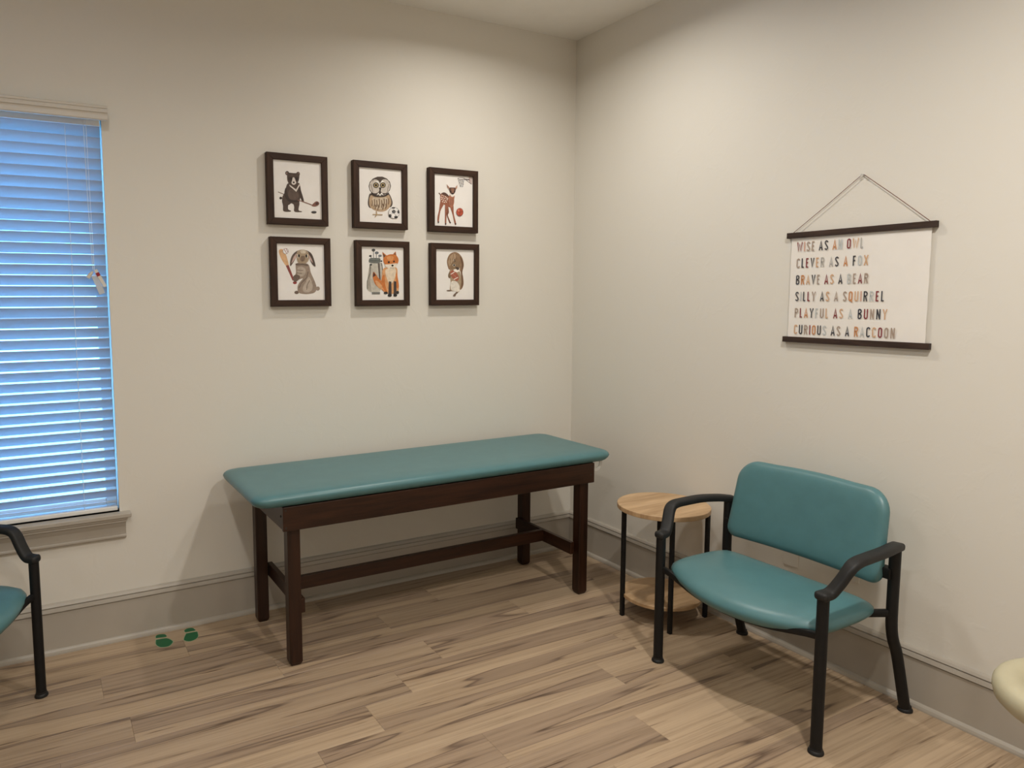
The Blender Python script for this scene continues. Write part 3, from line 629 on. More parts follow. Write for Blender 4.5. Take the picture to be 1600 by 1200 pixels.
  ('P',(120, 112, 110),[(0.794,0.953),(0.785,0.944),(0.758,0.935),(0.719,0.93),(0.676,0.928),(0.638,0.931),(0.611,0.937),(0.602,0.945),(0.612,0.954),(0.638,0.962),(0.677,0.968),(0.72,0.97),(0.758,0.967),(0.785,0.961)]),
  ('P',(232, 226, 220),[(0.774,0.953),(0.766,0.948),(0.745,0.943),(0.715,0.939),(0.681,0.938),(0.651,0.939),(0.63,0.942),(0.623,0.947),(0.63,0.953),(0.651,0.958),(0.682,0.961),(0.715,0.963),(0.745,0.962),(0.766,0.958)]),
  ('P',(118, 112, 112),[(0.611,0.93),(0.673,0.779),(0.683,0.782),(0.621,0.933)]),
  ('P',(118, 112, 112),[(0.649,0.926),(0.707,0.781),(0.717,0.783),(0.659,0.928)]),
  ('P',(118, 112, 112),[(0.692,0.925),(0.742,0.794),(0.752,0.797),(0.702,0.927)]),
  ('P',(118, 112, 112),[(0.735,0.93),(0.754,0.831),(0.764,0.833),(0.745,0.931)]),
  ('P',(118, 112, 112),[(0.774,0.939),(0.723,0.783),(0.733,0.782),(0.784,0.938)]),
  ('P',(118, 112, 112),[(0.733,0.931),(0.672,0.787),(0.682,0.786),(0.743,0.93)]),
  ('P',(118, 112, 112),[(0.688,0.927),(0.638,0.841),(0.648,0.838),(0.698,0.925)]),
  ('P',(118, 112, 112),[(0.647,0.928),(0.627,0.882),(0.637,0.88),(0.657,0.926)]),
  ('P',(92, 58, 46),[(0.11,0.631),(0.163,0.587),(0.181,0.598),(0.129,0.643)]),
  ('S',(160, 92, 66),[(0.166,0.495),(0.25,0.438),(0.165,0.301),(0.131,0.165),(0.114,0.063),(0.088,0.065),(0.083,0.163),(0.122,0.299)]),
  ('S',(128, 76, 58),[(0.357,0.381),(0.376,0.272),(0.352,0.209),(0.423,0.076),(0.391,0.068),(0.323,0.208),(0.332,0.294)]),
  ('S',(160, 92, 66),[(0.155,0.592),(0.219,0.648),(0.304,0.637),(0.391,0.575),(0.492,0.605),(0.514,0.521),(0.498,0.423),(0.434,0.369),(0.365,0.381),(0.229,0.427),(0.165,0.477)]),
  ('S',(92, 58, 46),[(0.184,0.629),(0.253,0.654),(0.329,0.629),(0.391,0.575),(0.32,0.584),(0.234,0.607)]),
  ('S',(160, 92, 66),[(0.286,0.433),(0.37,0.412),(0.32,0.245),(0.307,0.04),(0.276,0.039),(0.275,0.243)]),
  ('S',(160, 92, 66),[(0.417,0.383),(0.491,0.417),(0.504,0.252),(0.565,0.057),(0.53,0.046),(0.474,0.226)]),
  ('S',(178, 112, 84),[(0.398,0.614),(0.523,0.619),(0.503,0.496),(0.487,0.398),(0.417,0.383),(0.377,0.491)]),
  ('P',(120, 70, 54),[(0.425,0.556),(0.413,0.406),(0.423,0.406),(0.436,0.556)]),
  ('P',(120, 70, 54),[(0.468,0.557),(0.461,0.408),(0.471,0.408),(0.479,0.558)]),
  ('P',(238, 222, 208),[(0.215,0.594),(0.211,0.587),(0.202,0.583),(0.192,0.584),(0.185,0.589),(0.185,0.597),(0.192,0.603),(0.203,0.605),(0.212,0.601)]),
  ('P',(238, 222, 208),[(0.258,0.584),(0.254,0.577),(0.245,0.573),(0.234,0.574),(0.228,0.579),(0.228,0.586),(0.235,0.592),(0.245,0.594),(0.254,0.591)]),
  ('P',(238, 222, 208),[(0.304,0.571),(0.3,0.564),(0.291,0.56),(0.28,0.561),(0.274,0.566),(0.274,0.574),(0.281,0.58),(0.291,0.581),(0.3,0.578)]),
  ('P',(238, 222, 208),[(0.197,0.557),(0.193,0.55),(0.184,0.546),(0.173,0.547),(0.167,0.552),(0.167,0.56),(0.174,0.566),(0.185,0.568),(0.194,0.564)]),
  ('P',(238, 222, 208),[(0.24,0.547),(0.236,0.54),(0.226,0.536),(0.216,0.536),(0.209,0.542),(0.21,0.549),(0.217,0.555),(0.227,0.557),(0.236,0.554)]),
  ('P',(238, 222, 208),[(0.286,0.537),(0.282,0.529),(0.272,0.525),(0.262,0.526),(0.255,0.532),(0.256,0.539),(0.263,0.545),(0.273,0.547),(0.282,0.543)]),
  ('P',(238, 222, 208),[(0.334,0.551),(0.33,0.543),(0.321,0.539),(0.311,0.54),(0.304,0.546),(0.304,0.553),(0.311,0.559),(0.322,0.561),(0.331,0.557)]),
  ('P',(238, 222, 208),[(0.204,0.519),(0.201,0.512),(0.191,0.508),(0.181,0.508),(0.174,0.514),(0.174,0.521),(0.181,0.527),(0.192,0.529),(0.201,0.526)]),
  ('P',(238, 222, 208),[(0.25,0.505),(0.246,0.498),(0.237,0.494),(0.227,0.494),(0.22,0.5),(0.22,0.507),(0.227,0.513),(0.238,0.515),(0.247,0.512)]),
  ('P',(238, 222, 208),[(0.298,0.494),(0.294,0.487),(0.285,0.483),(0.275,0.484),(0.268,0.49),(0.268,0.497),(0.275,0.503),(0.286,0.505),(0.295,0.501)]),
  ('P',(238, 222, 208),[(0.342,0.514),(0.338,0.507),(0.329,0.503),(0.318,0.504),(0.311,0.509),(0.312,0.517),(0.319,0.523),(0.329,0.525),(0.338,0.521)]),
  ('P',(238, 222, 208),[(0.229,0.471),(0.225,0.464),(0.216,0.46),(0.205,0.461),(0.199,0.466),(0.199,0.474),(0.206,0.48),(0.216,0.481),(0.225,0.478)]),
  ('P',(238, 222, 208),[(0.276,0.461),(0.273,0.454),(0.263,0.45),(0.253,0.45),(0.246,0.456),(0.247,0.463),(0.253,0.469),(0.264,0.471),(0.273,0.468)]),
  ('P',(238, 222, 208),[(0.323,0.47),(0.319,0.463),(0.31,0.459),(0.3,0.46),(0.293,0.465),(0.293,0.472),(0.3,0.478),(0.311,0.48),(0.32,0.477)]),
  ('P',(238, 222, 208),[(0.359,0.537),(0.356,0.53),(0.346,0.526),(0.336,0.527),(0.329,0.532),(0.33,0.54),(0.336,0.546),(0.347,0.547),(0.356,0.544)]),
  ('P',(196, 150, 126),[(0.318,0.816),(0.406,0.745),(0.375,0.719),(0.331,0.756)]),
  ('P',(140, 96, 78),[(0.322,0.804),(0.373,0.758),(0.352,0.742)]),
  ('P',(196, 150, 126),[(0.595,0.817),(0.537,0.762),(0.567,0.727),(0.592,0.766)]),
  ('S',(240, 228, 216),[(0.411,0.644),(0.519,0.649),(0.513,0.6),(0.465,0.577),(0.414,0.596)]),
  ('S',(96, 62, 50),[(0.381,0.746),(0.47,0.759),(0.551,0.753),(0.539,0.68),(0.496,0.63),(0.441,0.627),(0.399,0.674)]),
  ('S',(150, 104, 82),[(0.427,0.736),(0.47,0.743),(0.509,0.733),(0.494,0.666),(0.451,0.664)]),
  ('P',(20, 18, 18),[(0.439,0.681),(0.435,0.673),(0.424,0.668),(0.413,0.669),(0.406,0.675),(0.406,0.683),(0.414,0.69),(0.425,0.692),(0.435,0.688)]),
  ('P',(20, 18, 18),[(0.537,0.684),(0.533,0.677),(0.524,0.672),(0.514,0.673),(0.507,0.679),(0.507,0.687),(0.514,0.694),(0.525,0.696),(0.534,0.692)]),
  ('P',(24, 20, 20),[(0.491,0.642),(0.485,0.634),(0.471,0.629),(0.455,0.63),(0.444,0.636),(0.445,0.644),(0.455,0.651),(0.472,0.653),(0.486,0.649)]),
  ('P',(30, 24, 24),[(0.123,0.071),(0.119,0.061),(0.108,0.056),(0.097,0.057),(0.089,0.065),(0.09,0.075),(0.098,0.083),(0.109,0.085),(0.119,0.08)]),
  ('P',(30, 24, 24),[(0.309,0.043),(0.304,0.035),(0.293,0.03),(0.28,0.031),(0.272,0.037),(0.272,0.046),(0.281,0.053),(0.294,0.054),(0.305,0.051)]),
  ('P',(30, 24, 24),[(0.428,0.074),(0.423,0.068),(0.412,0.064),(0.399,0.065),(0.391,0.07),(0.391,0.076),(0.399,0.082),(0.412,0.083),(0.424,0.08)]),
  ('P',(30, 24, 24),[(0.568,0.054),(0.563,0.047),(0.551,0.043),(0.537,0.044),(0.528,0.049),(0.528,0.057),(0.537,0.063),(0.551,0.065),(0.563,0.061)]),
  ('P',(120, 50, 40),[(0.751,0.291),(0.741,0.255),(0.714,0.226),(0.676,0.208),(0.634,0.207),(0.597,0.221),(0.572,0.249),(0.563,0.285),(0.573,0.321),(0.6,0.35),(0.638,0.367),(0.68,0.369),(0.717,0.355),(0.742,0.327)]),
  ('P',(200, 78, 50),[(0.742,0.294),(0.733,0.26),(0.708,0.232),(0.673,0.216),(0.634,0.214),(0.6,0.228),(0.576,0.254),(0.569,0.287),(0.578,0.321),(0.603,0.349),(0.638,0.365),(0.676,0.367),(0.711,0.353),(0.734,0.327)]),
  ('P',(110, 46, 38),[(0.57,0.3),(0.657,0.278),(0.661,0.285),(0.574,0.307)]),
  ('P',(110, 46, 38),[(0.657,0.278),(0.745,0.304),(0.741,0.311),(0.653,0.285)]),
  ('P',(110, 46, 38),[(0.645,0.366),(0.661,0.292),(0.671,0.294),(0.655,0.367)]),
  ('P',(110, 46, 38),[(0.661,0.296),(0.646,0.212),(0.657,0.211),(0.671,0.296)]),
  ('P',(224, 120, 90),[(0.654,0.319),(0.651,0.309),(0.643,0.301),(0.632,0.296),(0.62,0.296),(0.609,0.3),(0.601,0.307),(0.599,0.317),(0.602,0.326),(0.61,0.334),(0.621,0.339),(0.633,0.339),(0.644,0.335),(0.652,0.328)]),
 ],
 'squirrel': [
  ('S',(150, 116, 84),[(0.492,0.949),(0.364,0.904),(0.292,0.781),(0.316,0.646),(0.376,0.592),(0.564,0.607),(0.649,0.552),(0.657,0.361),(0.614,0.216),(0.675,0.212),(0.727,0.306),(0.719,0.443),(0.697,0.553),(0.736,0.69),(0.699,0.826),(0.609,0.92)]),
  ('S',(178, 148, 116),[(0.473,0.919),(0.379,0.863),(0.325,0.755),(0.358,0.673),(0.453,0.769),(0.548,0.879)]),
  ('S',(112, 80, 56),[(0.633,0.866),(0.695,0.799),(0.725,0.69),(0.689,0.553),(0.715,0.416),(0.714,0.306),(0.667,0.223),(0.68,0.361),(0.663,0.553),(0.683,0.689)]),
  ('P',(116, 88, 62),[(0.459,0.907),(0.438,0.795),(0.449,0.794),(0.47,0.906)]),
  ('P',(116, 88, 62),[(0.524,0.907),(0.542,0.781),(0.553,0.783),(0.535,0.908)]),
  ('P',(116, 88, 62),[(0.373,0.824),(0.372,0.713),(0.383,0.713),(0.384,0.824)]),
  ('S',(172, 148, 118),[(0.376,0.592),(0.602,0.58),(0.662,0.443),(0.649,0.278),(0.602,0.152),(0.484,0.166),(0.367,0.188),(0.384,0.36),(0.36,0.497)]),
  ('S',(228, 220, 206),[(0.403,0.36),(0.543,0.361),(0.622,0.264),(0.602,0.165),(0.447,0.177),(0.387,0.224)]),
  ('S',(132, 106, 78),[(0.322,0.497),(0.36,0.557),(0.397,0.497),(0.374,0.431),(0.329,0.442)]),
  ('S',(176, 92, 68),[(0.383,0.565),(0.46,0.587),(0.567,0.511),(0.608,0.429),(0.547,0.374),(0.449,0.423),(0.382,0.497)]),
  ('P',(240, 228, 220),[(0.392,0.5),(0.494,0.547),(0.483,0.56),(0.381,0.512)]),
  ('P',(240, 228, 220),[(0.473,0.396),(0.587,0.443),(0.577,0.456),(0.463,0.409)]),
  ('P',(206, 130, 108),[(0.434,0.515),(0.541,0.438),(0.55,0.445),(0.444,0.522)]),
  ('S',(140, 112, 82),[(0.381,0.674),(0.419,0.735),(0.509,0.772),(0.608,0.771),(0.637,0.703),(0.606,0.607),(0.526,0.586),(0.404,0.617)]),
  ('S',(240, 232, 222),[(0.461,0.599),(0.546,0.617),(0.618,0.634),(0.613,0.58),(0.564,0.549),(0.488,0.563)]),
  ('P',(84, 64, 48),[(0.468,0.807),(0.495,0.813),(0.513,0.763),(0.481,0.749)]),
  ('P',(236, 226, 212),[(0.463,0.799),(0.472,0.807),(0.483,0.759)]),
  ('P',(236, 224, 206),[(0.51,0.688),(0.507,0.678),(0.497,0.67),(0.482,0.665),(0.466,0.665),(0.452,0.67),(0.442,0.678),(0.439,0.688),(0.443,0.698),(0.453,0.706),(0.467,0.71),(0.483,0.71),(0.497,0.706),(0.507,0.698)]),
  ('P',(22, 18, 16),[(0.503,0.688),(0.497,0.676),(0.481,0.669),(0.463,0.671),(0.452,0.681),(0.452,0.694),(0.464,0.704),(0.481,0.707),(0.497,0.7)]),
  ('S',(84, 64, 50),[(0.508,0.647),(0.593,0.648),(0.606,0.607),(0.555,0.596)]),
  ('P',(120, 100, 84),[(0.411,0.181),(0.404,0.175),(0.385,0.169),(0.358,0.167),(0.328,0.167),(0.301,0.17),(0.282,0.175),(0.275,0.182),(0.282,0.188),(0.301,0.193),(0.328,0.196),(0.358,0.196),(0.385,0.193),(0.404,0.188)]),
  ('S',(120, 100, 84),[(0.541,0.155),(0.575,0.138),(0.531,0.107),(0.506,0.069),(0.449,0.07),(0.461,0.1)]),
 ],
}

# ------------------------------------------------------------------ room shell
H = 3.05
RX, RY = -5.7, -5.7          # far walls behind and left of the camera
WX0, WX1, WZ0, WZ1 = -3.60, -2.588, 0.597, 2.335   # window opening

bm = bmesh.new()
for a in ((RX - .15, WX0, 0, .15, -.05, H), (WX1, .15, 0, .15, -.05, H), (WX0, WX1, 0, .15, -.05, WZ0), (WX0, WX1, 0, .15, WZ1, H)):
    bm_box(*a, bm=bm)
struct(obj('wall_back', bm, M['wall']), 'off-white textured wall with the window and six framed prints')
struct(obj('wall_right', bm_box(0, .15, RY - .15, 0, -.05, H), M['wall']), 'off-white textured wall behind the teal chair and lettered banner')
struct(obj('wall_left', bm_box(RX - .15, RX, RY - .15, 0, -.05, H), M['wall']), 'off-white wall on the window side of the room')
struct(obj('wall_front', bm_box(RX, 0, RY - .15, RY, -.05, H), M['wall']), 'off-white wall behind the viewer')
struct(obj('ceiling', bm_box(RX - .15, .15, RY - .15, .15, H, H + .1), M['ceiling']), 'plain off-white ceiling')
floor = struct(obj('floor', bm_box(RX, 0, RY, 0, -.06, -.0065), M['subfloor']), 'wood-look vinyl plank floor')

# floor planks: rows along x, each plank its own piece
PW, PL = 0.18, 1.24
joints = {1: -2.718, 2: -2.05, 3: -2.643, 4: -1.64, 5: -.604, 6: -2.10, 7: -1.55, 8: -.99, 9: -1.26, 10: -2.30, 11: -.72, 0: -1.12}
_pl = {}
def plank_mesh(lx, ly):
    key = (round(lx, 4), round(ly, 4))
    if key not in _pl:
        b = bmesh.new()
        e = .0012
        hx, hy = lx / 2 - .0002, ly / 2 - .0002
        lo = [b.verts.new(p) for p in ((-hx, -hy, -.006), (hx, -hy, -.006), (hx, hy, -.006), (-hx, hy, -.006))]
        mi = [b.verts.new(p) for p in ((-hx, -hy, -.0008), (hx, -hy, -.0008), (hx, hy, -.0008), (-hx, hy, -.0008))]
        tp = [b.verts.new(p) for p in ((-hx + e, -hy + e, 0), (hx - e, -hy + e, 0), (hx - e, hy - e, 0), (-hx + e, hy - e, 0))]
        b.faces.new(tp)
        for q, r in ((lo, mi), (mi, tp)):
            for j in range(4):
                b.faces.new((q[j], q[(j + 1) % 4], r[(j + 1) % 4], r[j]))
        me = bpy.data.meshes.new('plank')
        b.to_mesh(me)
        b.free()
        me.materials.append(M['plank'])
        _pl[key] = me
    return _pl[key]
edges_y = [0.0]
yb = -.15
while yb > RY + .02:
    edges_y.append(yb)
    yb -= PW
edges_y.append(RY)
for k in range(len(edges_y) - 1):
    y1, y0 = edges_y[k], edges_y[k + 1]
    j = joints.get(k - 1, -random.uniform(.1, 1.2))
    xs = []
    x = j
    while x < 0: x += PL
    x -= PL
    while x > RX:
        xs.append(x)
        x -= PL
    xs = [0.0] + [q for q in xs if q < -.08 and q > RX + .08] + [RX]
    for a, b in zip(xs[:-1], xs[1:]):
        obj('plank', plank_mesh(a - b, y1 - y0), None, floor, ((a + b) / 2, (y0 + y1) / 2, 0))

# baseboards with a moulded cap, and shoe moulding
BB = [(0, 0), (.016, 0), (.016, .183), (.0125, .186), (.0125, .189), (.0225, .1905), (.0185, .2065), (.0125, .2080), (.0125, .2110), (.0185, .2125), (.013, .222), (.004, .227), (0, .227)]
SH = [(.0, .0), (.030, .0), (.030, .006), (.0275, .015), (.022, .021), (.016, .023), (0, .023)]
bb = struct(obj('baseboard_back', extrude_profile(BB, 'x', RX, 0), M['trim']), 'tall greige baseboard along the window wall')
obj('shoe_moulding', extrude_profile(SH, 'x', RX, 0), M['trim'], bb)
bb = struct(obj('baseboard_right', extrude_profile(BB, 'y', RY, 0), M['trim']), 'tall greige baseboard behind the teal chair')
obj('shoe_moulding', extrude_profile(SH, 'y', RY, 0), M['trim'], bb)

# window: frame, sash rails, pane
win = struct(thing('window_1', 'white vinyl window behind the blind', 'window', (WX0, 0, WZ0)))
del win['category']
win['kind'] = 'structure'
W_, Hh = WX1 - WX0, WZ1 - WZ0
for nm, a in (('frame_jamb', (0, .045, .10, .14, 0, Hh)), ('frame_jamb', (W_ - .045, W_, .10, .14, 0, Hh)), ('frame_head', (.045, W_ - .045, .10, .14, Hh - .05, Hh)), ('frame_sill', (.045, W_ - .045, .10, .14, 0, .045)), ('meeting_rail', (.045, W_ - .045, .105, .135, Hh / 2 - .02, Hh / 2 + .02))):
    obj(nm, bm_box(*a, bev=.004), M['white'], win)
obj('pane', bm_box(.04, W_ - .04, .108, .113, .05, Hh / 2), M['glass'], win)
obj('pane', bm_box(.04, W_ - .04, .114, .119, Hh / 2, Hh - .045), M['glass'], win)
# stool and apron under the window
st = struct(obj('trim_1', bm_box(WX0 - .045, -2.543, -.048, .086, WZ0 - .021, WZ0, .004), M['trim']), 'greige window stool and apron')
AP = [(0, 0), (0, -.098), (.014, -.098), (.018, -.092), (.018, -.086), (.013, -.082), (.0145, -.070), (.019, -.045), (.028, -.026), (.034, -.020), (.034, -.012), (.040, -.008), (.040, 0)]
ap = extrude_profile([(o, WZ0 - .021 + z) for o, z in AP], 'x', WX0 - .02, -2.566)
obj('apron_moulding', ap, M['trim'], st)

# outside: pale pavement under an even sky
struct(obj('pavement_outside', bm_box(-14, 8, .15, 16, -.30, -.20), M['pavement']), 'pale pavement outside the window')

# ------------------------------------------------------------------ ceiling lamps
def can_light(x, y, label, power):
    t = thing('recessed_downlight', label, 'ceiling light', (x, y, H), 0, 'recessed downlights in a grid')
    obj('trim_ring', lathe([(.075, -.001), (.095, -.001), (.097, -.004), (.094, -.007), (.078, -.005), (.075, -.001)], 28), M['lamptrim'], t)
    obj('lens', lathe([(0, -.003), (.075, -.003), (.075, -.0005), (0, -.0005)], 28), M['lamp'], t)
    ld = bpy.data.lights.new('downlight', 'AREA')
    ld.shape = 'DISK'
    ld.size = .13
    ld.energy = power
    ld.color = CAN_COL
    ld.spread = math.radians(CAN_SPREAD)
    lo = bpy.data.objects.new('downlight_source', ld)
    COL.objects.link(lo)
    lo.parent = t
    lo.location = (0, 0, -.009)
for x, y, k, lab in ((-.85, -.85, .78, 'in the corner between banner and prints'), (-2.80, -1.35, .34, 'above the window side of the table'),
                     (-1.25, -2.75, 1.8, 'near the banner wall, in front of the chair'), (-2.80, -3.1, .95, 'in the middle of the room'),
                     (-4.75, -1.35, .2, 'beyond the window, near the left wall'), (-4.75, -3.4, .3, 'halfway along the left wall'),
                     (-.85, -5.0, .8, 'in the rear corner of the banner wall'), (-2.80, -5.0, .6, 'in the middle of the rear row'), (-4.75, -5.0, .4, 'in the rear left corner')):
    can_light(x, y, 'round recessed ceiling downlight ' + lab, CAN_POWER * k)

# ------------------------------------------------------------------ window blind
bl = thing('window_blind', 'white horizontal slat blind with moulded valance, tilted half open', 'blind', (WX0, 0, WZ0))
SX0, SX1 = .008, W_ - .006
VAL = [(0, 2.360), (.056, 2.360), (.060, 2.357), (.060, 2.349), (.057, 2.347), (.057, 2.344), (.060, 2.342), (.060, 2.331), (.056, 2.328), (.0545, 2.322), (.057, 2.312), (.058, 2.304), (.055, 2.299), (.047, 2.299), (.047, 2.34), (0, 2.34)]
VAL = [(o, z + .006 - WZ0) for o, z in VAL]
obj('valance', extrude_profile(VAL, 'x', -.02, W_ + .022), M['valance'], bl)
obj('head_rail', bm_box(SX0, SX1, -.0, .05, 2.290 - WZ0, 2.335 - WZ0, .002), M['white'], bl)
# one slat: curved strip, room edge high
def slat_mesh():
    b = bmesh.new()
    L, wd, th, n = SX1 - SX0, .053, .0028, 6
    top, bot = [], []
    for i in range(n + 1):
        s = i / n - .5
        a = s * wd
        c = .0022 * (1 - (2 * s) ** 2)
        for lst, dz in ((top, th / 2), (bot, -th / 2)):
            lst.append((b.verts.new((0, a, c + dz)), b.verts.new((L, a, c + dz))))
    for i in range(n):
        b.faces.new((top[i][0], top[i][1], top[i + 1][1], top[i + 1][0]))
        b.faces.new((bot[i][0], bot[i + 1][0], bot[i + 1][1], bot[i][1]))
    for i in (0, n):
        b.faces.new((top[i][0], bot[i][0], bot[i][1], top[i][1]))
    for e in (0, 1):
        b.faces.new([t[e] for t in top] + [t[e] for t in reversed(bot)])
    bmesh.ops.recalc_face_normals(b, faces=b.faces)
    me = bpy.data.meshes.new('slat')
    b.to_mesh(me)
    b.free()
    me.materials.append(M['slat'])
    for p in me.polygons:
        p.use_smooth = True
    me.set_sharp_from_angle(angle=math.radians(40))
    return me
sm = slat_mesh()
SLAT_TILT = math.radians(-49)
SY = .030
for k in range(36):
    z = .678 + .0455 * k
    o = obj('slat', sm, None, bl, (SX0, SY, z - WZ0))
    o.rotation_euler = (SLAT_TILT + math.radians(random.uniform(-1, 1)), 0, 0)
o = obj('slat', sm, None, bl, (SX0, SY, .640 - WZ0))
o.rotation_euler = (math.radians(-14), 0, 0)
obj('bottom_rail', bm_box(SX0, SX1, SY - .026, SY + .026, .602 - WZ0, .621 - WZ0, .004), M['white'], bl)
for xc in (-2.729, -3.45):
    b = bmesh.new()
    for dy in (-.021, .022):
        sweep([(xc - WX0, SY + dy, .612 - WZ0), (xc - WX0, SY + dy, 2.30 - WZ0)], circle_sec(.0011, 6), (0, 1, 0), b)
    obj('ladder_cord', b, M['white'], bl)
b = bmesh.new()
for dx, zb in ((-.004, 1.68), (.006, 1.675)):
    sweep([(-2.654 - WX0 + dx, .0, 2.31 - WZ0), (-2.652 - WX0 + dx, -.003, 2.0 - WZ0), (-2.647 - WX0 + dx * .6, -.006, zb - WZ0)], circle_sec(.0012, 6), (0, 1, 0), b)
pc = obj('pull_cord', b, M['white'], bl)
# tassel and warning tag on the cord
bt = lathe([(0, .0), (.004, 0), (.006, -.008), (.008, -.022), (.0095, -.034), (.008, -.036), (0, -.036)], 14)
o = smooth(obj('tassel', bt, M['bell'], pc, (-2.650 - WX0, -.010, 1.672 - WZ0)))
o.rotation_euler = (0, math.radians(38), 0)
o = obj('warning_tag', bm_box(-.007, .007, -.001, .001, -.078, .004, .0008), M['tagpaper'], pc, (-2.638 - WX0, -.013, 1.676 - WZ0))
o.rotation_euler = (math.radians(6), math.radians(-27), 0)
obj('red_band', bm_box(-.0072, .0072, -.0016, .0016, -.026, -.010), M['red'], pc, o.location).rotation_euler = o.rotation_euler
o = obj('clear_tag', bm_box(-.012, .012, -.0006, .0006, -.094, -.006, .0003), M['clear'], pc, (-2.648 - WX0, -.008, 1.664 - WZ0))
o.rotation_euler = (math.radians(4), math.radians(-20), 0)

# ornamental grass outside
gr = thing('grass_clump', 'spiky green grass clump outside the lower corner of the window', 'plant', (-3.10, .85, -.2))
gb = bmesh.new()
for i in range(60):
    a = random.uniform(0, 2 * PI)
    rr = random.uniform(0, .10)
    h = random.uniform(.55, .78)
    lean = random.uniform(.02, .16)
    p0 = Vector((rr * math.cos(a), rr * math.sin(a), 0))
    p1 = p0 + Vector((math.cos(a) * lean * .3, math.sin(a) * lean * .3, h * .6))
    p2 = p0 + Vector((math.cos(a) * lean, math.sin(a) * lean, h))
    s = Vector((-math.sin(a), math.cos(a), 0)) * .004
    v = [gb.verts.new(q) for q in (p0 - s, p0 + s, p1 + s, p1 - s, p2)]
    gb.faces.new(v[:4])
    gb.faces.new((v[3], v[2], v[4]))
g = obj('blades', gb, M['blade'], gr)
g['kind'] = 'stuff'

# ------------------------------------------------------------------ treatment table
tb = thing('treatment_table', 'walnut-stained wooden treatment table with teal padded top in the corner', 'table', (-1.2, -.36, 0))
def tpart(name, x0, x1, y0, y1, z0, z1, mat, bev=.004, parent=None):
    o = obj(name, bm_box(x0 + 1.2, x1 + 1.2, y0 + .36, y1 + .36, z0, z1, bev), M[mat], parent or tb)
    return o
def leg(cx, cy):
    bm = bmesh.new()
    h = .0275
    rings = [[bm.verts.new((cx + 1.2 + px * s, cy + .36 + py * s, z)) for px, py in rrect_pts(h, h, .004, 2)] for z, s in ((0, .70), (.006, .86), (.016, 1.0), (.690, 1.0))]
    n = len(rings[0])
    for a, b in zip(rings[:-1], rings[1:]):
        for j in range(n):
            bm.faces.new((a[j], a[(j + 1) % n], b[(j + 1) % n], b[j]))
    bm.faces.new(rings[0][::-1]); bm.faces.new(rings[-1])
    return obj('leg', bm, M['stain_z'], tb)
for cx, cy in ((-1.977, -.602), (-1.984, -.120), (-.428, -.606), (-.438, -.120)):
    leg(cx, cy)
fa = tpart('front_apron', -2.028, -.378, -.652, -.632, .597, .700, 'stain_x', .0025)
tpart('back_apron', -2.028, -.378, -.092, -.072, .597, .700, 'stain_x', .0025)
tpart('end_apron', -2.026, -2.008, -.632, -.092, .600, .700, 'stain_y', .002)
tpart('end_apron', -.398, -.380, -.632, -.092, .600, .700, 'stain_y', .002)
for x in (-2.030,):
    for y, z in ((-.618, .655),):
        o = obj('bolt', lathe([(0, 0), (.005, 0), (.005, .003), (0, .003)], 12), M['dark'], tb, (x + 1.2 + .003, y + .36, z))
        o.rotation_euler = (0, -PI / 2, 0)
for x, z in ((-2.016, .686), (-2.016, .612), (-.398, .682), (-.402, .640)):
    o = obj('bolt', lathe([(0, 0), (.004, 0), (.004, .002), (0, .002)], 10), M['dark'], tb, (x + 1.2, -.651 + .36, z))
    o.rotation_euler = (PI / 2, 0, 0)
tpart('end_rail', -1.950, -1.926, -.605, -.108, .216, .280, 'stain_y', .003)
tpart('end_rail', -.489, -.465, -.605, -.108, .216, .280, 'stain_y', .003)
tpart('stretcher', -1.927, -.488, -.372, -.348, .220, .283, 'stain_x', .003)
# padded top
out = [(x - .0, y) for x, y in rrect_pts(.944, .306, .062, 10)]
prof = [(.034, .700), (.022, .703), (.012, .710), (.004, .721), (0, .732), (.003, .741), (.011, .749), (.026, .754), (.05, .757)]
def padwarp(a, b, h):
    return (a - 1.204 + 1.2, b - .362 + .36, h)
smooth(obj('padded_top', cushion(out, prof, padwarp), M['teal'], tb), 60)
# clear paper-roll brackets under the far end of the pad
for y in (-.615, -.52):
    b = bmesh.new()
    yy = y + .36
    path = [(.830, yy, .702), (.832, yy, .675), (.842, yy, .656), (.860, yy, .650), (.880, yy, .656), (.892, yy, .674), (.895, yy, .702)]
    sweep(catmull(path, 4), rrect_pts(.009, .0035, .002, 1), (0, 1, 0), b)
    smooth(obj('paper_roll_bracket', b, M['clear'], tb))

# ------------------------------------------------------------------ side table
sx, sy = -.250, -1.003
sd = thing('side_table', 'round two-tier side table with oak tops and thin black legs', 'table', (sx, sy, 0))
R = .217
smooth(obj('table_top', lathe([(0, .530), (R - .002, .530), (R, .532), (R, .5505), (R - .002, .5525), (0, .5525)], 64), M['oak'], sd), 30)
smooth(obj('lower_shelf', lathe([(0, .094), (.186, .094), (.188, .096), (.188, .110), (.186, .112), (0, .112)], 64), M['oak'], sd), 30)
for lx, ly in ((-.424, -.922), (-.371, -1.177), (-.088, -1.132), (-.140, -.877)):
    obj('leg', bm_box(lx - sx - .009, lx - sx + .009, ly - sy - .009, ly - sy + .009, 0, .530, .002), M['black'], sd)

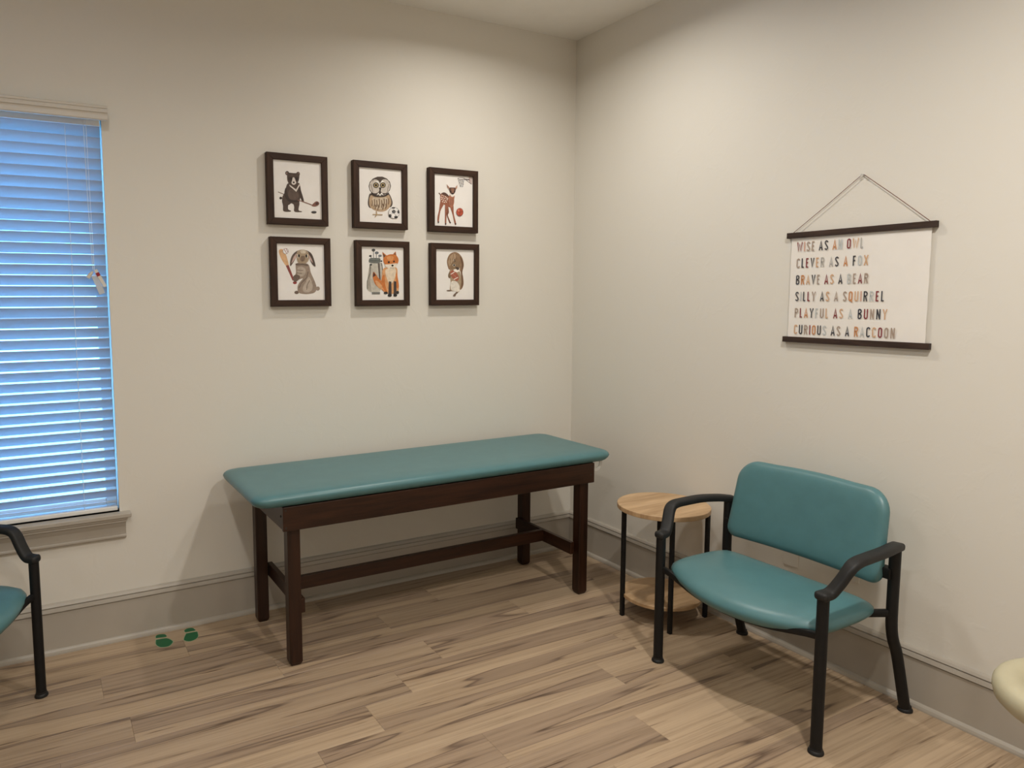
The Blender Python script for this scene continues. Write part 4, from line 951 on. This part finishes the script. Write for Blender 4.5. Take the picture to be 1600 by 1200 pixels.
# ------------------------------------------------------------------ waiting-room chairs
def build_chair(label, loc, rot, deep=1.0, splay=1.0, hw_seat=.354):
    t = thing('guest_chair', label, 'chair', loc, rot, 'teal vinyl guest chairs with black arms')
    t.scale = (deep, 1, 1)
    FX, RXp, HW = -.273, .135, .36
    tube = circle_sec(.0195, 16)
    for s in (1, -1):
        y = s * HW
        lg = smooth(obj('leg', sweep([(FX, y, .012), (FX, y, .545)], tube, (0, 1, 0)), M['black'], t))
        smooth(obj('foot_cap', lathe([(0, 0), (.0255, 0), (.0262, .005), (.0245, .010), (.0212, .013), (.0207, .020), (0, .020)], 18, c=(FX, y, 0)), M['armplastic'], lg))
        path = catmull([(.258, y, .012), (.238, y, .07), (.185, y, .235), (.152, y, .305), (.138, y, .36), (RXp, y, .43), (RXp, y, .52), (RXp, y, .645)], 5)
        lg = smooth(obj('leg', sweep(path, tube, (0, 1, 0)), M['black'], t))
        smooth(obj('foot_cap', lathe([(0, 0), (.0255, 0), (.0262, .005), (.0245, .010), (.0212, .013), (.0207, .020), (0, .020)], 18, c=(.260, y, 0)), M['armplastic'], lg))
        arm = [(-.296, 0, .556), (-.270, 0, .556), (-.243, .006, .563), (-.216, .020, .600), (-.190, .034, .645), (-.160, .038, .662), (-.10, .037, .666), (0, .032, .667), (.09, .014, .662), (.140, .0, .655), (.166, -.006, .651)]
        path = catmull([(a, y + s * b * splay, c) for a, b, c in arm], 5)
        n = len(path)
        sc = [1.0] * n
        for i, v in ((0, .55), (1, .85), (n - 1, .5), (n - 2, .8), (n - 3, .95)):
            sc[i] = v
        smooth(obj('armrest', sweep(path, rrect_pts(.024, .0145, .011, 3), (0, 0, 1), None, sc), M['armplastic'], t), 50)
        smooth(obj('rear_stub', sweep([(RXp, y, .408), (.06, y - s * .05, .404)], rrect_pts(.010, .014, .006, 2), (0, 0, 1)), M['black'], t))
        obj('back_bracket', bm_box(.108, .150, min(y, y - s * .042), max(y, y - s * .042), .535, .575, .004), M['black'], t)
    fr = catmull([(FX, -HW, .412), (FX + .004, -.30, .402), (FX - .02, -.15, .378), (FX - .028, 0, .370), (FX - .02, .15, .378), (FX + .004, .30, .402), (FX, HW, .412)], 4)
    smooth(obj('front_rail', sweep(fr, rrect_pts(.010, .013, .006, 2), (0, 0, 1)), M['black'], t))
    smooth(obj('rear_rail', sweep([(.06, -HW + .05, .398), (.06, HW - .05, .398)], rrect_pts(.010, .013, .006, 2), (0, 0, 1)), M['black'], t))
    # seat cushion: bowed front, rounded corners
    hw = hw_seat
    def front(y): return -.350 + .115 * (abs(y) / hw) ** 2
    outl = [(front(y), y) for y in [hw * .86 * (1 - 2 * i / 18) for i in range(19)]]
    xb = .102
    c1 = [(-.246, -hw * .94), (-.222, -hw * .985), (-.185, -hw), (-.08, -hw), (.01, -hw * .99), (.06, -hw * .97), (.088, -hw * .925)]
    back = [(xb, -hw * .86 + 2 * hw * .86 * i / 10) for i in range(11)]
    c2 = [(x, -y) for x, y in reversed(c1)]
    outl = outl + c1 + back + c2
    # smooth the outline
    for _ in range(1):
        outl = [((outl[i - 1][0] + 2 * outl[i][0] + outl[(i + 1) % len(outl)][0]) / 4, (outl[i - 1][1] + 2 * outl[i][1] + outl[(i + 1) % len(outl)][1]) / 4) for i in range(len(outl))]
    prof = [(.075, 0), (.045, .004), (.020, .018), (.006, .034), (0, .050), (.003, .062), (.012, .073), (.030, .083), (.06, .089), (.10, .092)]
    def seatwarp(a, b, h):
        zz = .368 + h
        zz += -.014 * (1 - (b / hw) ** 2) * (1 - min(1, h / .08))       # belly under the middle
        f = max(0.0, (-a - .12) / .2)
        zz -= .020 * f * f * (h / .092)                                 # waterfall front
        zz += .016 * (abs(b) / hw) ** 3 * (1 - min(1, h / .06))
        return (a, b, zz)
    smooth(obj('seat', cushion(outl, prof, seatwarp), M['teal'], t), 70)
    # backrest
    hw, z0, z1 = .335, .505, .842
    o2 = []
    zc, hz = (z0 + z1) / 2, (z1 - z0) / 2
    def rc_(cx, cz, r, a0, n=9):
        return [(cx + r * math.cos(a0 + PI / 2 * i / n), cz + r * math.sin(a0 + PI / 2 * i / n)) for i in range(n + 1)]
    rt_, rb_ = .088, .042
    o2 += rc_(hw - .012 - rt_, hz - rt_, rt_, 0)
    o2 += [(hw * .5 - hw * i / 6, hz + .004 * math.sin(PI * i / 6)) for i in range(7)]
    o2 += rc_(-hw + .012 + rt_, hz - rt_, rt_, PI / 2)
    o2 += rc_(-hw + rb_, -hz + rb_, rb_, PI)
    o2 += [(-hw * .5 + hw * i / 6, -hz) for i in range(7)]
    o2 += rc_(hw - rb_, -hz + rb_, rb_, 1.5 * PI)
    prof = [(.05, 0), (.022, .002), (.008, .008), (.001, .018), (0, .026), (.003, .036), (.012, .046), (.030, .052), (.06, .055)]
    def backwarp(a, b, h):
        x = .157 + .060 * (b + hz) / (2 * hz) - .030 * (a / hw) ** 2 - h
        return (x, a, zc + b)
    smooth(obj('backrest', cushion(o2, prof, backwarp), M['teal'], t), 70)
    return t

build_chair('wide teal vinyl armchair with black frame against the wall under the lettered banner', (-.335, -1.696, 0), 0.0)
build_chair('teal armchair with black arm and leg cut off at the left edge, beside the window', (-3.347, -0.512, 0), math.radians(144), .92, .25, .372)

# ------------------------------------------------------------------ cream stool at the right edge
sl = thing('padded_stool', 'cream padded round stool with dished centre at the right edge', 'stool', (-.50, -2.74, 0))
prof = [(0, .445), (.17, .445), (.200, .450), (.215, .465), (.220, .485), (.219, .500), (.212, .513), (.202, .519), (.185, .520), (.168, .516), (.152, .506), (.135, .492), (.110, .484), (0, .482)]
smooth(obj('seat', lathe(prof, 56), M['cream'], sl), 60)
smooth(obj('post', lathe([(0, .06), (.025, .06), (.025, .445), (0, .445)], 20), M['steel'], sl))
for i in range(5):
    a = 2 * PI * i / 5 + .3
    smooth(obj('base_arm', sweep([(0, 0, .075), (.10 * math.cos(a), .10 * math.sin(a), .068), (.20 * math.cos(a), .20 * math.sin(a), .055)], rrect_pts(.016, .012, .006, 2), (0, 0, 1)), M['steel'], sl))
    smooth(obj('caster', lathe([(0, 0), (.016, 0), (.022, .01), (.022, .035), (.012, .046), (0, .046)], 16, c=(.20 * math.cos(a), .20 * math.sin(a), 0)), M['armplastic'], sl))

# ------------------------------------------------------------------ wall outlets
def outlet(yc, zc, label):
    t = thing('wall_plate', label, 'wall plate', (0, yc, zc), 0, 'blank wall plates behind the teal chair')
    obj('cover_plate', bm_box(-.0045, 0, -.036, .036, -.058, .058, .002), M['outlet'], t)
    for dz in (.046, -.046):
        o = obj('screw', lathe([(0, 0), (.0028, 0), (.0022, .0009), (0, .0011)], 10), M['outlet'], t, (-.0045, 0, dz))
        o.rotation_euler = (0, -PI / 2, 0)
outlet(-1.513, .425, 'painted blank wall plate below the middle of the teal backrest')
outlet(-1.781, .450, 'painted blank wall plate half hidden behind the near armrest of the teal chair')

# ------------------------------------------------------------------ footprint decals
def decal(label, parts, c):
    t = thing('footprint_decal', label, 'floor sticker', (c[0], c[1], 0), 0, 'green footprint stickers')
    for nm, pts in parts:
        q = catmull([(x - c[0], y - c[1], 0) for x, y in pts + [pts[0]]], 5)[:-1]
        cen = sum(q, Vector()) / len(q)
        for nm2, grow, z, mt in ((nm + '_border', 1.09, .0004, 'greenedge'), (nm, 1.0, .0008, 'green')):
            b = bmesh.new()
            top = [b.verts.new((cen.x + (p.x - cen.x) * grow, cen.y + (p.y - cen.y) * grow, z)) for p in q]
            bot = [b.verts.new((v.co.x, v.co.y, .0001)) for v in top]
            b.faces.new(top)
            for j in range(len(q)):
                b.faces.new((bot[j], bot[(j + 1) % len(q)], top[(j + 1) % len(q)], top[j]))
            obj(nm2, b, M[mt], t)
decal('green footprint sticker farther from the table, by the baseboard', [('heel', [(-2.466, -.071), (-2.463, -.050), (-2.45, -.040), (-2.428, -.048), (-2.421, -.063), (-2.424, -.080)]), ('sole', [(-2.468, -.090), (-2.474, -.134), (-2.465, -.166), (-2.448, -.179), (-2.426, -.180), (-2.408, -.157), (-2.405, -.134), (-2.424, -.097)])], (-2.44, -.115))
decal('green footprint sticker nearer the table, by the baseboard', [('heel', [(-2.336, -.076), (-2.338, -.058), (-2.33, -.046), (-2.314, -.040), (-2.299, -.046), (-2.293, -.066), (-2.294, -.079)]), ('sole', [(-2.336, -.092), (-2.354, -.142), (-2.352, -.162), (-2.334, -.178), (-2.309, -.170), (-2.293, -.147), (-2.288, -.114), (-2.291, -.095)])], (-2.32, -.112))

# ------------------------------------------------------------------ framed animal prints
FW, FH, FT, FB = .304, .336, .0315, .033     # outer size, rail width, depth
def mitred_rail(horizontal, sgn):
    b = bmesh.new()
    L, Wd = (FW / 2, FH / 2) if horizontal else (FH / 2, FW / 2)
    o = [(-L, Wd), (L, Wd), (L - FT, Wd - FT), (-L + FT, Wd - FT)]
    e = .0015
    i_ = [(-L + e, Wd - e), (L - e, Wd - e), (L - FT - e * .2, Wd - FT + e), (-L + FT + e * .2, Wd - FT + e)]
    def pt(p, d):
        a, c = p[0], p[1] * sgn
        return (a, -d, c) if horizontal else (c, -d, a)
    r = [[b.verts.new(pt(p, 0)) for p in o], [b.verts.new(pt(p, FB - e)) for p in o], [b.verts.new(pt(p, FB)) for p in i_]]
    for q, s in zip(r[:-1], r[1:]):
        for j in range(4):
            b.faces.new((q[j], q[(j + 1) % 4], s[(j + 1) % 4], s[j]))
    b.faces.new(r[0]); b.faces.new(r[-1])
    bmesh.ops.recalc_face_normals(b, faces=b.faces)
    me = bpy.data.meshes.new('frame_rail')
    b.to_mesh(me); b.free()
    me.materials.append(M['frame_x'] if horizontal else M['frame_z'])
    return me
rails = [mitred_rail(True, 1), mitred_rail(True, -1), mitred_rail(False, 1), mitred_rail(False, -1)]
PWd, PHt = FW - 2 * FT + .002, FH - 2 * FT + .002
def drawing(shapes):
    b = bmesh.new()
    mats = []
    for k, (kind, col, pts) in enumerate(shapes):
        p = [Vector(((u - .5) * (PWd - .002), (v - .5) * (PHt - .002), 0)) for u, v in pts]
        if kind == 'S':
            # closed spline with wrapped tangents
            q = [Vector(((u - .5) * (PWd - .002), (v - .5) * (PHt - .002), 0)) for u, v in pts]
            n = len(q)
            p = []
            for i in range(n):
                a, c, d, e = q[i - 1], q[i], q[(i + 1) % n], q[(i + 2) % n]
                for s in range(4):
                    t = s / 4
                    p.append(.5 * ((2 * c) + (d - a) * t + (2 * a - 5 * c + 4 * d - e) * t * t + (3 * c - a - 3 * d + e) * t ** 3))
        g_ = sum(col) / 3
        mt = flat_mat(tuple(int(round(g_ + (c_ - g_) * .86)) for c_ in col), 1.0, .16)
        if mt not in mats:
            mats.append(mt)
        depth = .0232 + .00005 * k
        f = b.faces.new([b.verts.new((v.x, -depth, v.y)) for v in p])
        f.normal_update()
        if f.normal.y > 0:
            f.normal_flip()
        f.material_index = mats.index(mt)
    bmesh.ops.triangulate(b, faces=b.faces)
    me = bpy.data.meshes.new('drawing')
    b.to_mesh(me); b.free()
    for mt in mats:
        me.materials.append(mt)
    return me
pics = [('bear', -1.727, 2.0750, 'dark-framed print of a brown bear with a hockey stick'),
        ('owl', -1.286, 2.0745, 'dark-framed print of an owl beside a soccer ball'),
        ('fawn', -.852, 2.0730, 'dark-framed print of a spotted fawn with basketball and hoop'),
        ('bunny', -1.719, 1.6800, 'dark-framed print of a lop-eared bunny holding a baseball bat'),
        ('fox', -1.2775, 1.6775, 'dark-framed print of an orange fox beside a golf bag'),
        ('squirrel', -.844, 1.6765, 'dark-framed print of a squirrel holding a football')]
for nm, x, z, lab in pics:
    t = thing('framed_print', lab, 'picture', (x, 0, z), 0, 'framed animal prints in two rows')
    for r in rails:
        obj('frame_rail', r, None, t)
    pa = obj('print_paper', bm_box(-PWd / 2, PWd / 2, -.023, -.003, -PHt / 2, PHt / 2), M['paper'], t)
    obj(nm + '_drawing', drawing(ART[nm]), None, pa)

# ------------------------------------------------------------------ lettered hanging banner
bn = thing('hanging_banner', 'white hanging banner with colourful animal sayings between two dark wood bars', 'wall hanging', (0, -1.734, 1.587))
BY = 1.734; BZ = 1.587
cv = bmesh.new()
nz_ = 14
rows = []
for i in range(nz_ + 1):
    z = 1.376 + (1.806 - 1.376) * i / nz_
    bow = .0015 * math.sin(i * 1.9)
    rows.append([(cv.verts.new((-.0095 + bow, -2.0125 + BY, z - BZ)), cv.verts.new((-.0095 - bow * .6, -1.4555 + BY, z - BZ))),
                 (cv.verts.new((-.0090 + bow, -2.0125 + BY, z - BZ)), cv.verts.new((-.0090 - bow * .6, -1.4555 + BY, z - BZ)))])
for a, b in zip(rows[:-1], rows[1:]):
    for s in (0, 1):
        cv.faces.new((a[s][0], a[s][1], b[s][1], b[s][0]))
    for e in (0, 1):
        cv.faces.new((a[0][e], a[1][e], b[1][e], b[0][e]))
for r in (rows[0], rows[-1]):
    cv.faces.new((r[0][0], r[0][1], r[1][1], r[1][0]))
can = smooth(obj('canvas_sheet', cv, M['canvas'], bn), 30)
for zz in (1.7975, 1.355):
    obj('wood_bar', bm_box(-.020, -.001, -2.0305 + BY, -1.4375 + BY, zz - BZ, zz + .0235 - BZ, .001), M['bar'], bn)
cordb = bmesh.new()
sweep([(-.010, -1.462 + BY, 1.821 - BZ), (-.009, -1.600 + BY, 1.9175 - BZ), (-.008, -1.742 + BY, 2.0215 - BZ), (-.008, -1.748 + BY, 2.0235 - BZ), (-.008, -1.754 + BY, 2.0215 - BZ), (-.009, -1.885 + BY, 1.9190 - BZ), (-.010, -2.005 + BY, 1.821 - BZ)], circle_sec(.0013, 6), (1, 0, 0), cordb)
obj('hanging_cord', cordb, M['cord'], bn)
pn = lathe([(0, 0), (.005, 0), (.0045, .004), (.003, .007), (.003, .011), (.0055, .014), (.0055, .016), (0, .016)], 14)
o = smooth(tag(obj('push_pin', pn, M['clear'], None, (0, -1.748, 2.0205)), 'clear push pin holding the banner cord on the wall', 'pin'))
o.rotation_euler = (0, -PI / 2, 0)

# condensed sans capitals drawn as strokes; unit box, height 1
def arcp(cx, cy, rx, ry, a0, a1, n=6):
    return [(cx + rx * math.cos(math.radians(a0 + (a1 - a0) * i / n)), cy + ry * math.sin(math.radians(a0 + (a1 - a0) * i / n))) for i in range(n + 1)]
LW = .40
T_ = .118
h_ = T_ / 2
a_, b_ = h_, LW - h_
mid = LW / 2
rx_ = mid - h_
GL = {
 'A': (LW + .02, [[(a_ * .8, 0), (mid + .01, 1 - h_ * .6), (b_ + .03, 0)], [(.10, .28), (LW - .08, .28)]]),
 'B': (LW, [[(a_, h_), (a_, 1 - h_)], [(a_, 1 - h_)] + arcp(mid + .02, .76, rx_ - .03, .24 - h_, 90, -90) + [(a_, .52)], [(a_, .52)] + arcp(mid + .02, .27, rx_ - .01, .27 - h_, 90, -90) + [(a_, h_)]]),
 'C': (LW - .02, [arcp(mid, .78, rx_, .22 - h_, 10, 180) + arcp(mid, .22, rx_, .22 - h_, 180, 350)]),
 'E': (LW - .08, [[(b_ - .06, 1 - h_), (a_, 1 - h_), (a_, h_), (b_ - .06, h_)], [(a_, .52), (b_ - .09, .52)]]),
 'F': (LW - .08, [[(b_ - .06, 1 - h_), (a_, 1 - h_), (a_, 0)], [(a_, .52), (b_ - .09, .52)]]),
 'I': (T_, [[(h_, 0), (h_, 1)]]),
 'L': (LW - .10, [[(a_, 1), (a_, h_), (b_ - .07, h_)]]),
 'N': (LW, [[(a_, 0), (a_, 1)], [(a_, .98), (b_, .02)], [(b_, 0), (b_, 1)]]),
 'O': (LW, [arcp(mid, .78, rx_, .22 - h_, 0, 180) + arcp(mid, .22, rx_, .22 - h_, 180, 360) + [(b_, .78)]]),
 'P': (LW - .02, [[(a_, 0), (a_, 1 - h_)] + arcp(mid + .01, .73, rx_ - .01, .27 - h_, 90, -90) + [(a_, .46 + h_)]]),
 'Q': (LW, [arcp(mid, .78, rx_, .22 - h_, 0, 180) + arcp(mid, .22, rx_, .22 - h_, 180, 360) + [(b_, .78)], [(mid + .02, .2), (b_ + .03, -.10)]]),
 'R': (LW, [[(a_, 0), (a_, 1 - h_)] + arcp(mid + .01, .74, rx_ - .01, .26 - h_, 90, -90) + [(a_, .48 + h_)], [(mid, .52), (b_, 0)]]),
 'S': (LW - .01, [arcp(mid, .77, rx_, .23 - h_, 12, 205) + arcp(mid, .23, rx_, .23 - h_, 25, -168)]),
 'U': (LW, [[(a_, 1)] + arcp(mid, .22, rx_, .22 - h_, 180, 360) + [(b_, 1)]]),
 'V': (LW + .02, [[(a_ * .8, 1), (mid + .01, h_ * .6), (b_ + .03, 1)]]),
 'W': (LW + .20, [[(a_ * .8, 1), (.16, .04), (.30, .80), (.44, .04), (.57, 1)]]),
 'X': (LW + .02, [[(a_ * .7, 0), (b_ + .04, 1)], [(a_ * .7, 1), (b_ + .04, 0)]]),
 'Y': (LW + .02, [[(a_ * .7, 1), (mid + .01, .45), (b_ + .04, 1)], [(mid + .01, .47), (mid + .01, 0)]]),
}
INK = {'n': (40, 42, 56), 'm': (128, 44, 50), 'o': (196, 134, 84), 't': (206, 166, 130), 'g': (176, 174, 170), 'b': (166, 148, 134), 'd': (58, 58, 64), 'l': (190, 194, 194), 'p': (206, 160, 140)}
LINES = [('WISE AS AN OWL', 'mpbb nd ol mtg', 1.7400, -1.484, -1.767), ('CLEVER AS A FOX', 'bnmdtg gd o dlt', 1.6715, -1.4845, -1.789), ('BRAVE AS A BEAR', 'dotnb mt n lbmb', 1.6010, -1.485, -1.793),
         ('SILLY AS A SQUIRREL', 'dldmb dt b botpdlmd', 1.5310, -1.4855, -1.858), ('PLAYFUL AS A BUNNY', 'bmonlbt mt l nmbdt', 1.4615, -1.486, -1.8725), ('CURIOUS AS A RACCOON', 'tnbmodl db d olntmbb', 1.3910, -1.486, -1.905)]
CAP = .0395
for txt, cols, zb, ys, ye in LINES:
    widths = [0 if ch == ' ' else GL[ch][0] * CAP for ch in txt]
    nsp = txt.count(' ')
    ngap = len(txt) - 1 - 2 * nsp
    tot = abs(ye - ys)
    gap = (tot - sum(widths)) / (ngap + nsp * 2.6)
    pos = 0.0
    b, mats, word = bmesh.new(), [], ''
    def finish(b, mats, word):
        for f in b.faces:
            f.normal_update()
            if f.normal.x > 0:
                f.normal_flip()
        me = bpy.data.meshes.new('lettering')
        b.to_mesh(me)
        b.free()
        for mt in mats:
            me.materials.append(mt)
        lo = obj('lettering', me, None, can)
        lo['label'] = 'printed word ' + word
    for i, (ch, cc) in enumerate(zip(txt, cols)):
        if ch == ' ':
            pos += gap * 1.6
            finish(b, mats, word)
            b, mats, word = bmesh.new(), [], ''
            continue
        word += ch
        mt = flat_mat(INK[cc], 1.0, .05)
        if mt not in mats:
            mats.append(mt)
        mi = mats.index(mt)
        lay = 0
        for stroke in GL[ch][1]:
            pp = [Vector((x, y)) * CAP for x, y in stroke]
            n = len(pp)
            closed = (pp[0] - pp[-1]).length < 1e-5
            lft, rgt = [], []
            for j in range(n):
                d0 = (pp[j] - pp[j - 1]) if j > 0 else ((pp[0] - pp[-2]) if closed else pp[1] - pp[0])
                d1 = (pp[j + 1] - pp[j]) if j < n - 1 else ((pp[1] - pp[0]) if closed else pp[-1] - pp[-2])
                d0 = d0.normalized() if d0.length > 1e-7 else d1.normalized()
                d1 = d1.normalized() if d1.length > 1e-7 else d0
                t2 = (d0 + d1)
                t2 = t2.normalized() if t2.length > 1e-4 else d0
                nn = Vector((-t2.y, t2.x))
                k = min(1.7, 1 / max(.3, nn.dot(Vector((-d0.y, d0.x)))))
                lft.append(pp[j] + nn * (T_ * CAP / 2) * k)
                rgt.append(pp[j] - nn * (T_ * CAP / 2) * k)
            xo = -.0122 - .00004 * lay
            lay += 1
            def V3(v):
                return b.verts.new((xo, ys - pos - v.x + BY, zb + v.y - BZ))
            for j in range(n - 1):
                f = b.faces.new([V3(v) for v in (lft[j], lft[j + 1], rgt[j + 1], rgt[j])])
                f.material_index = mi
        pos += widths[i]
        if i + 1 < len(txt):
            pos += gap
    finish(b, mats, word)
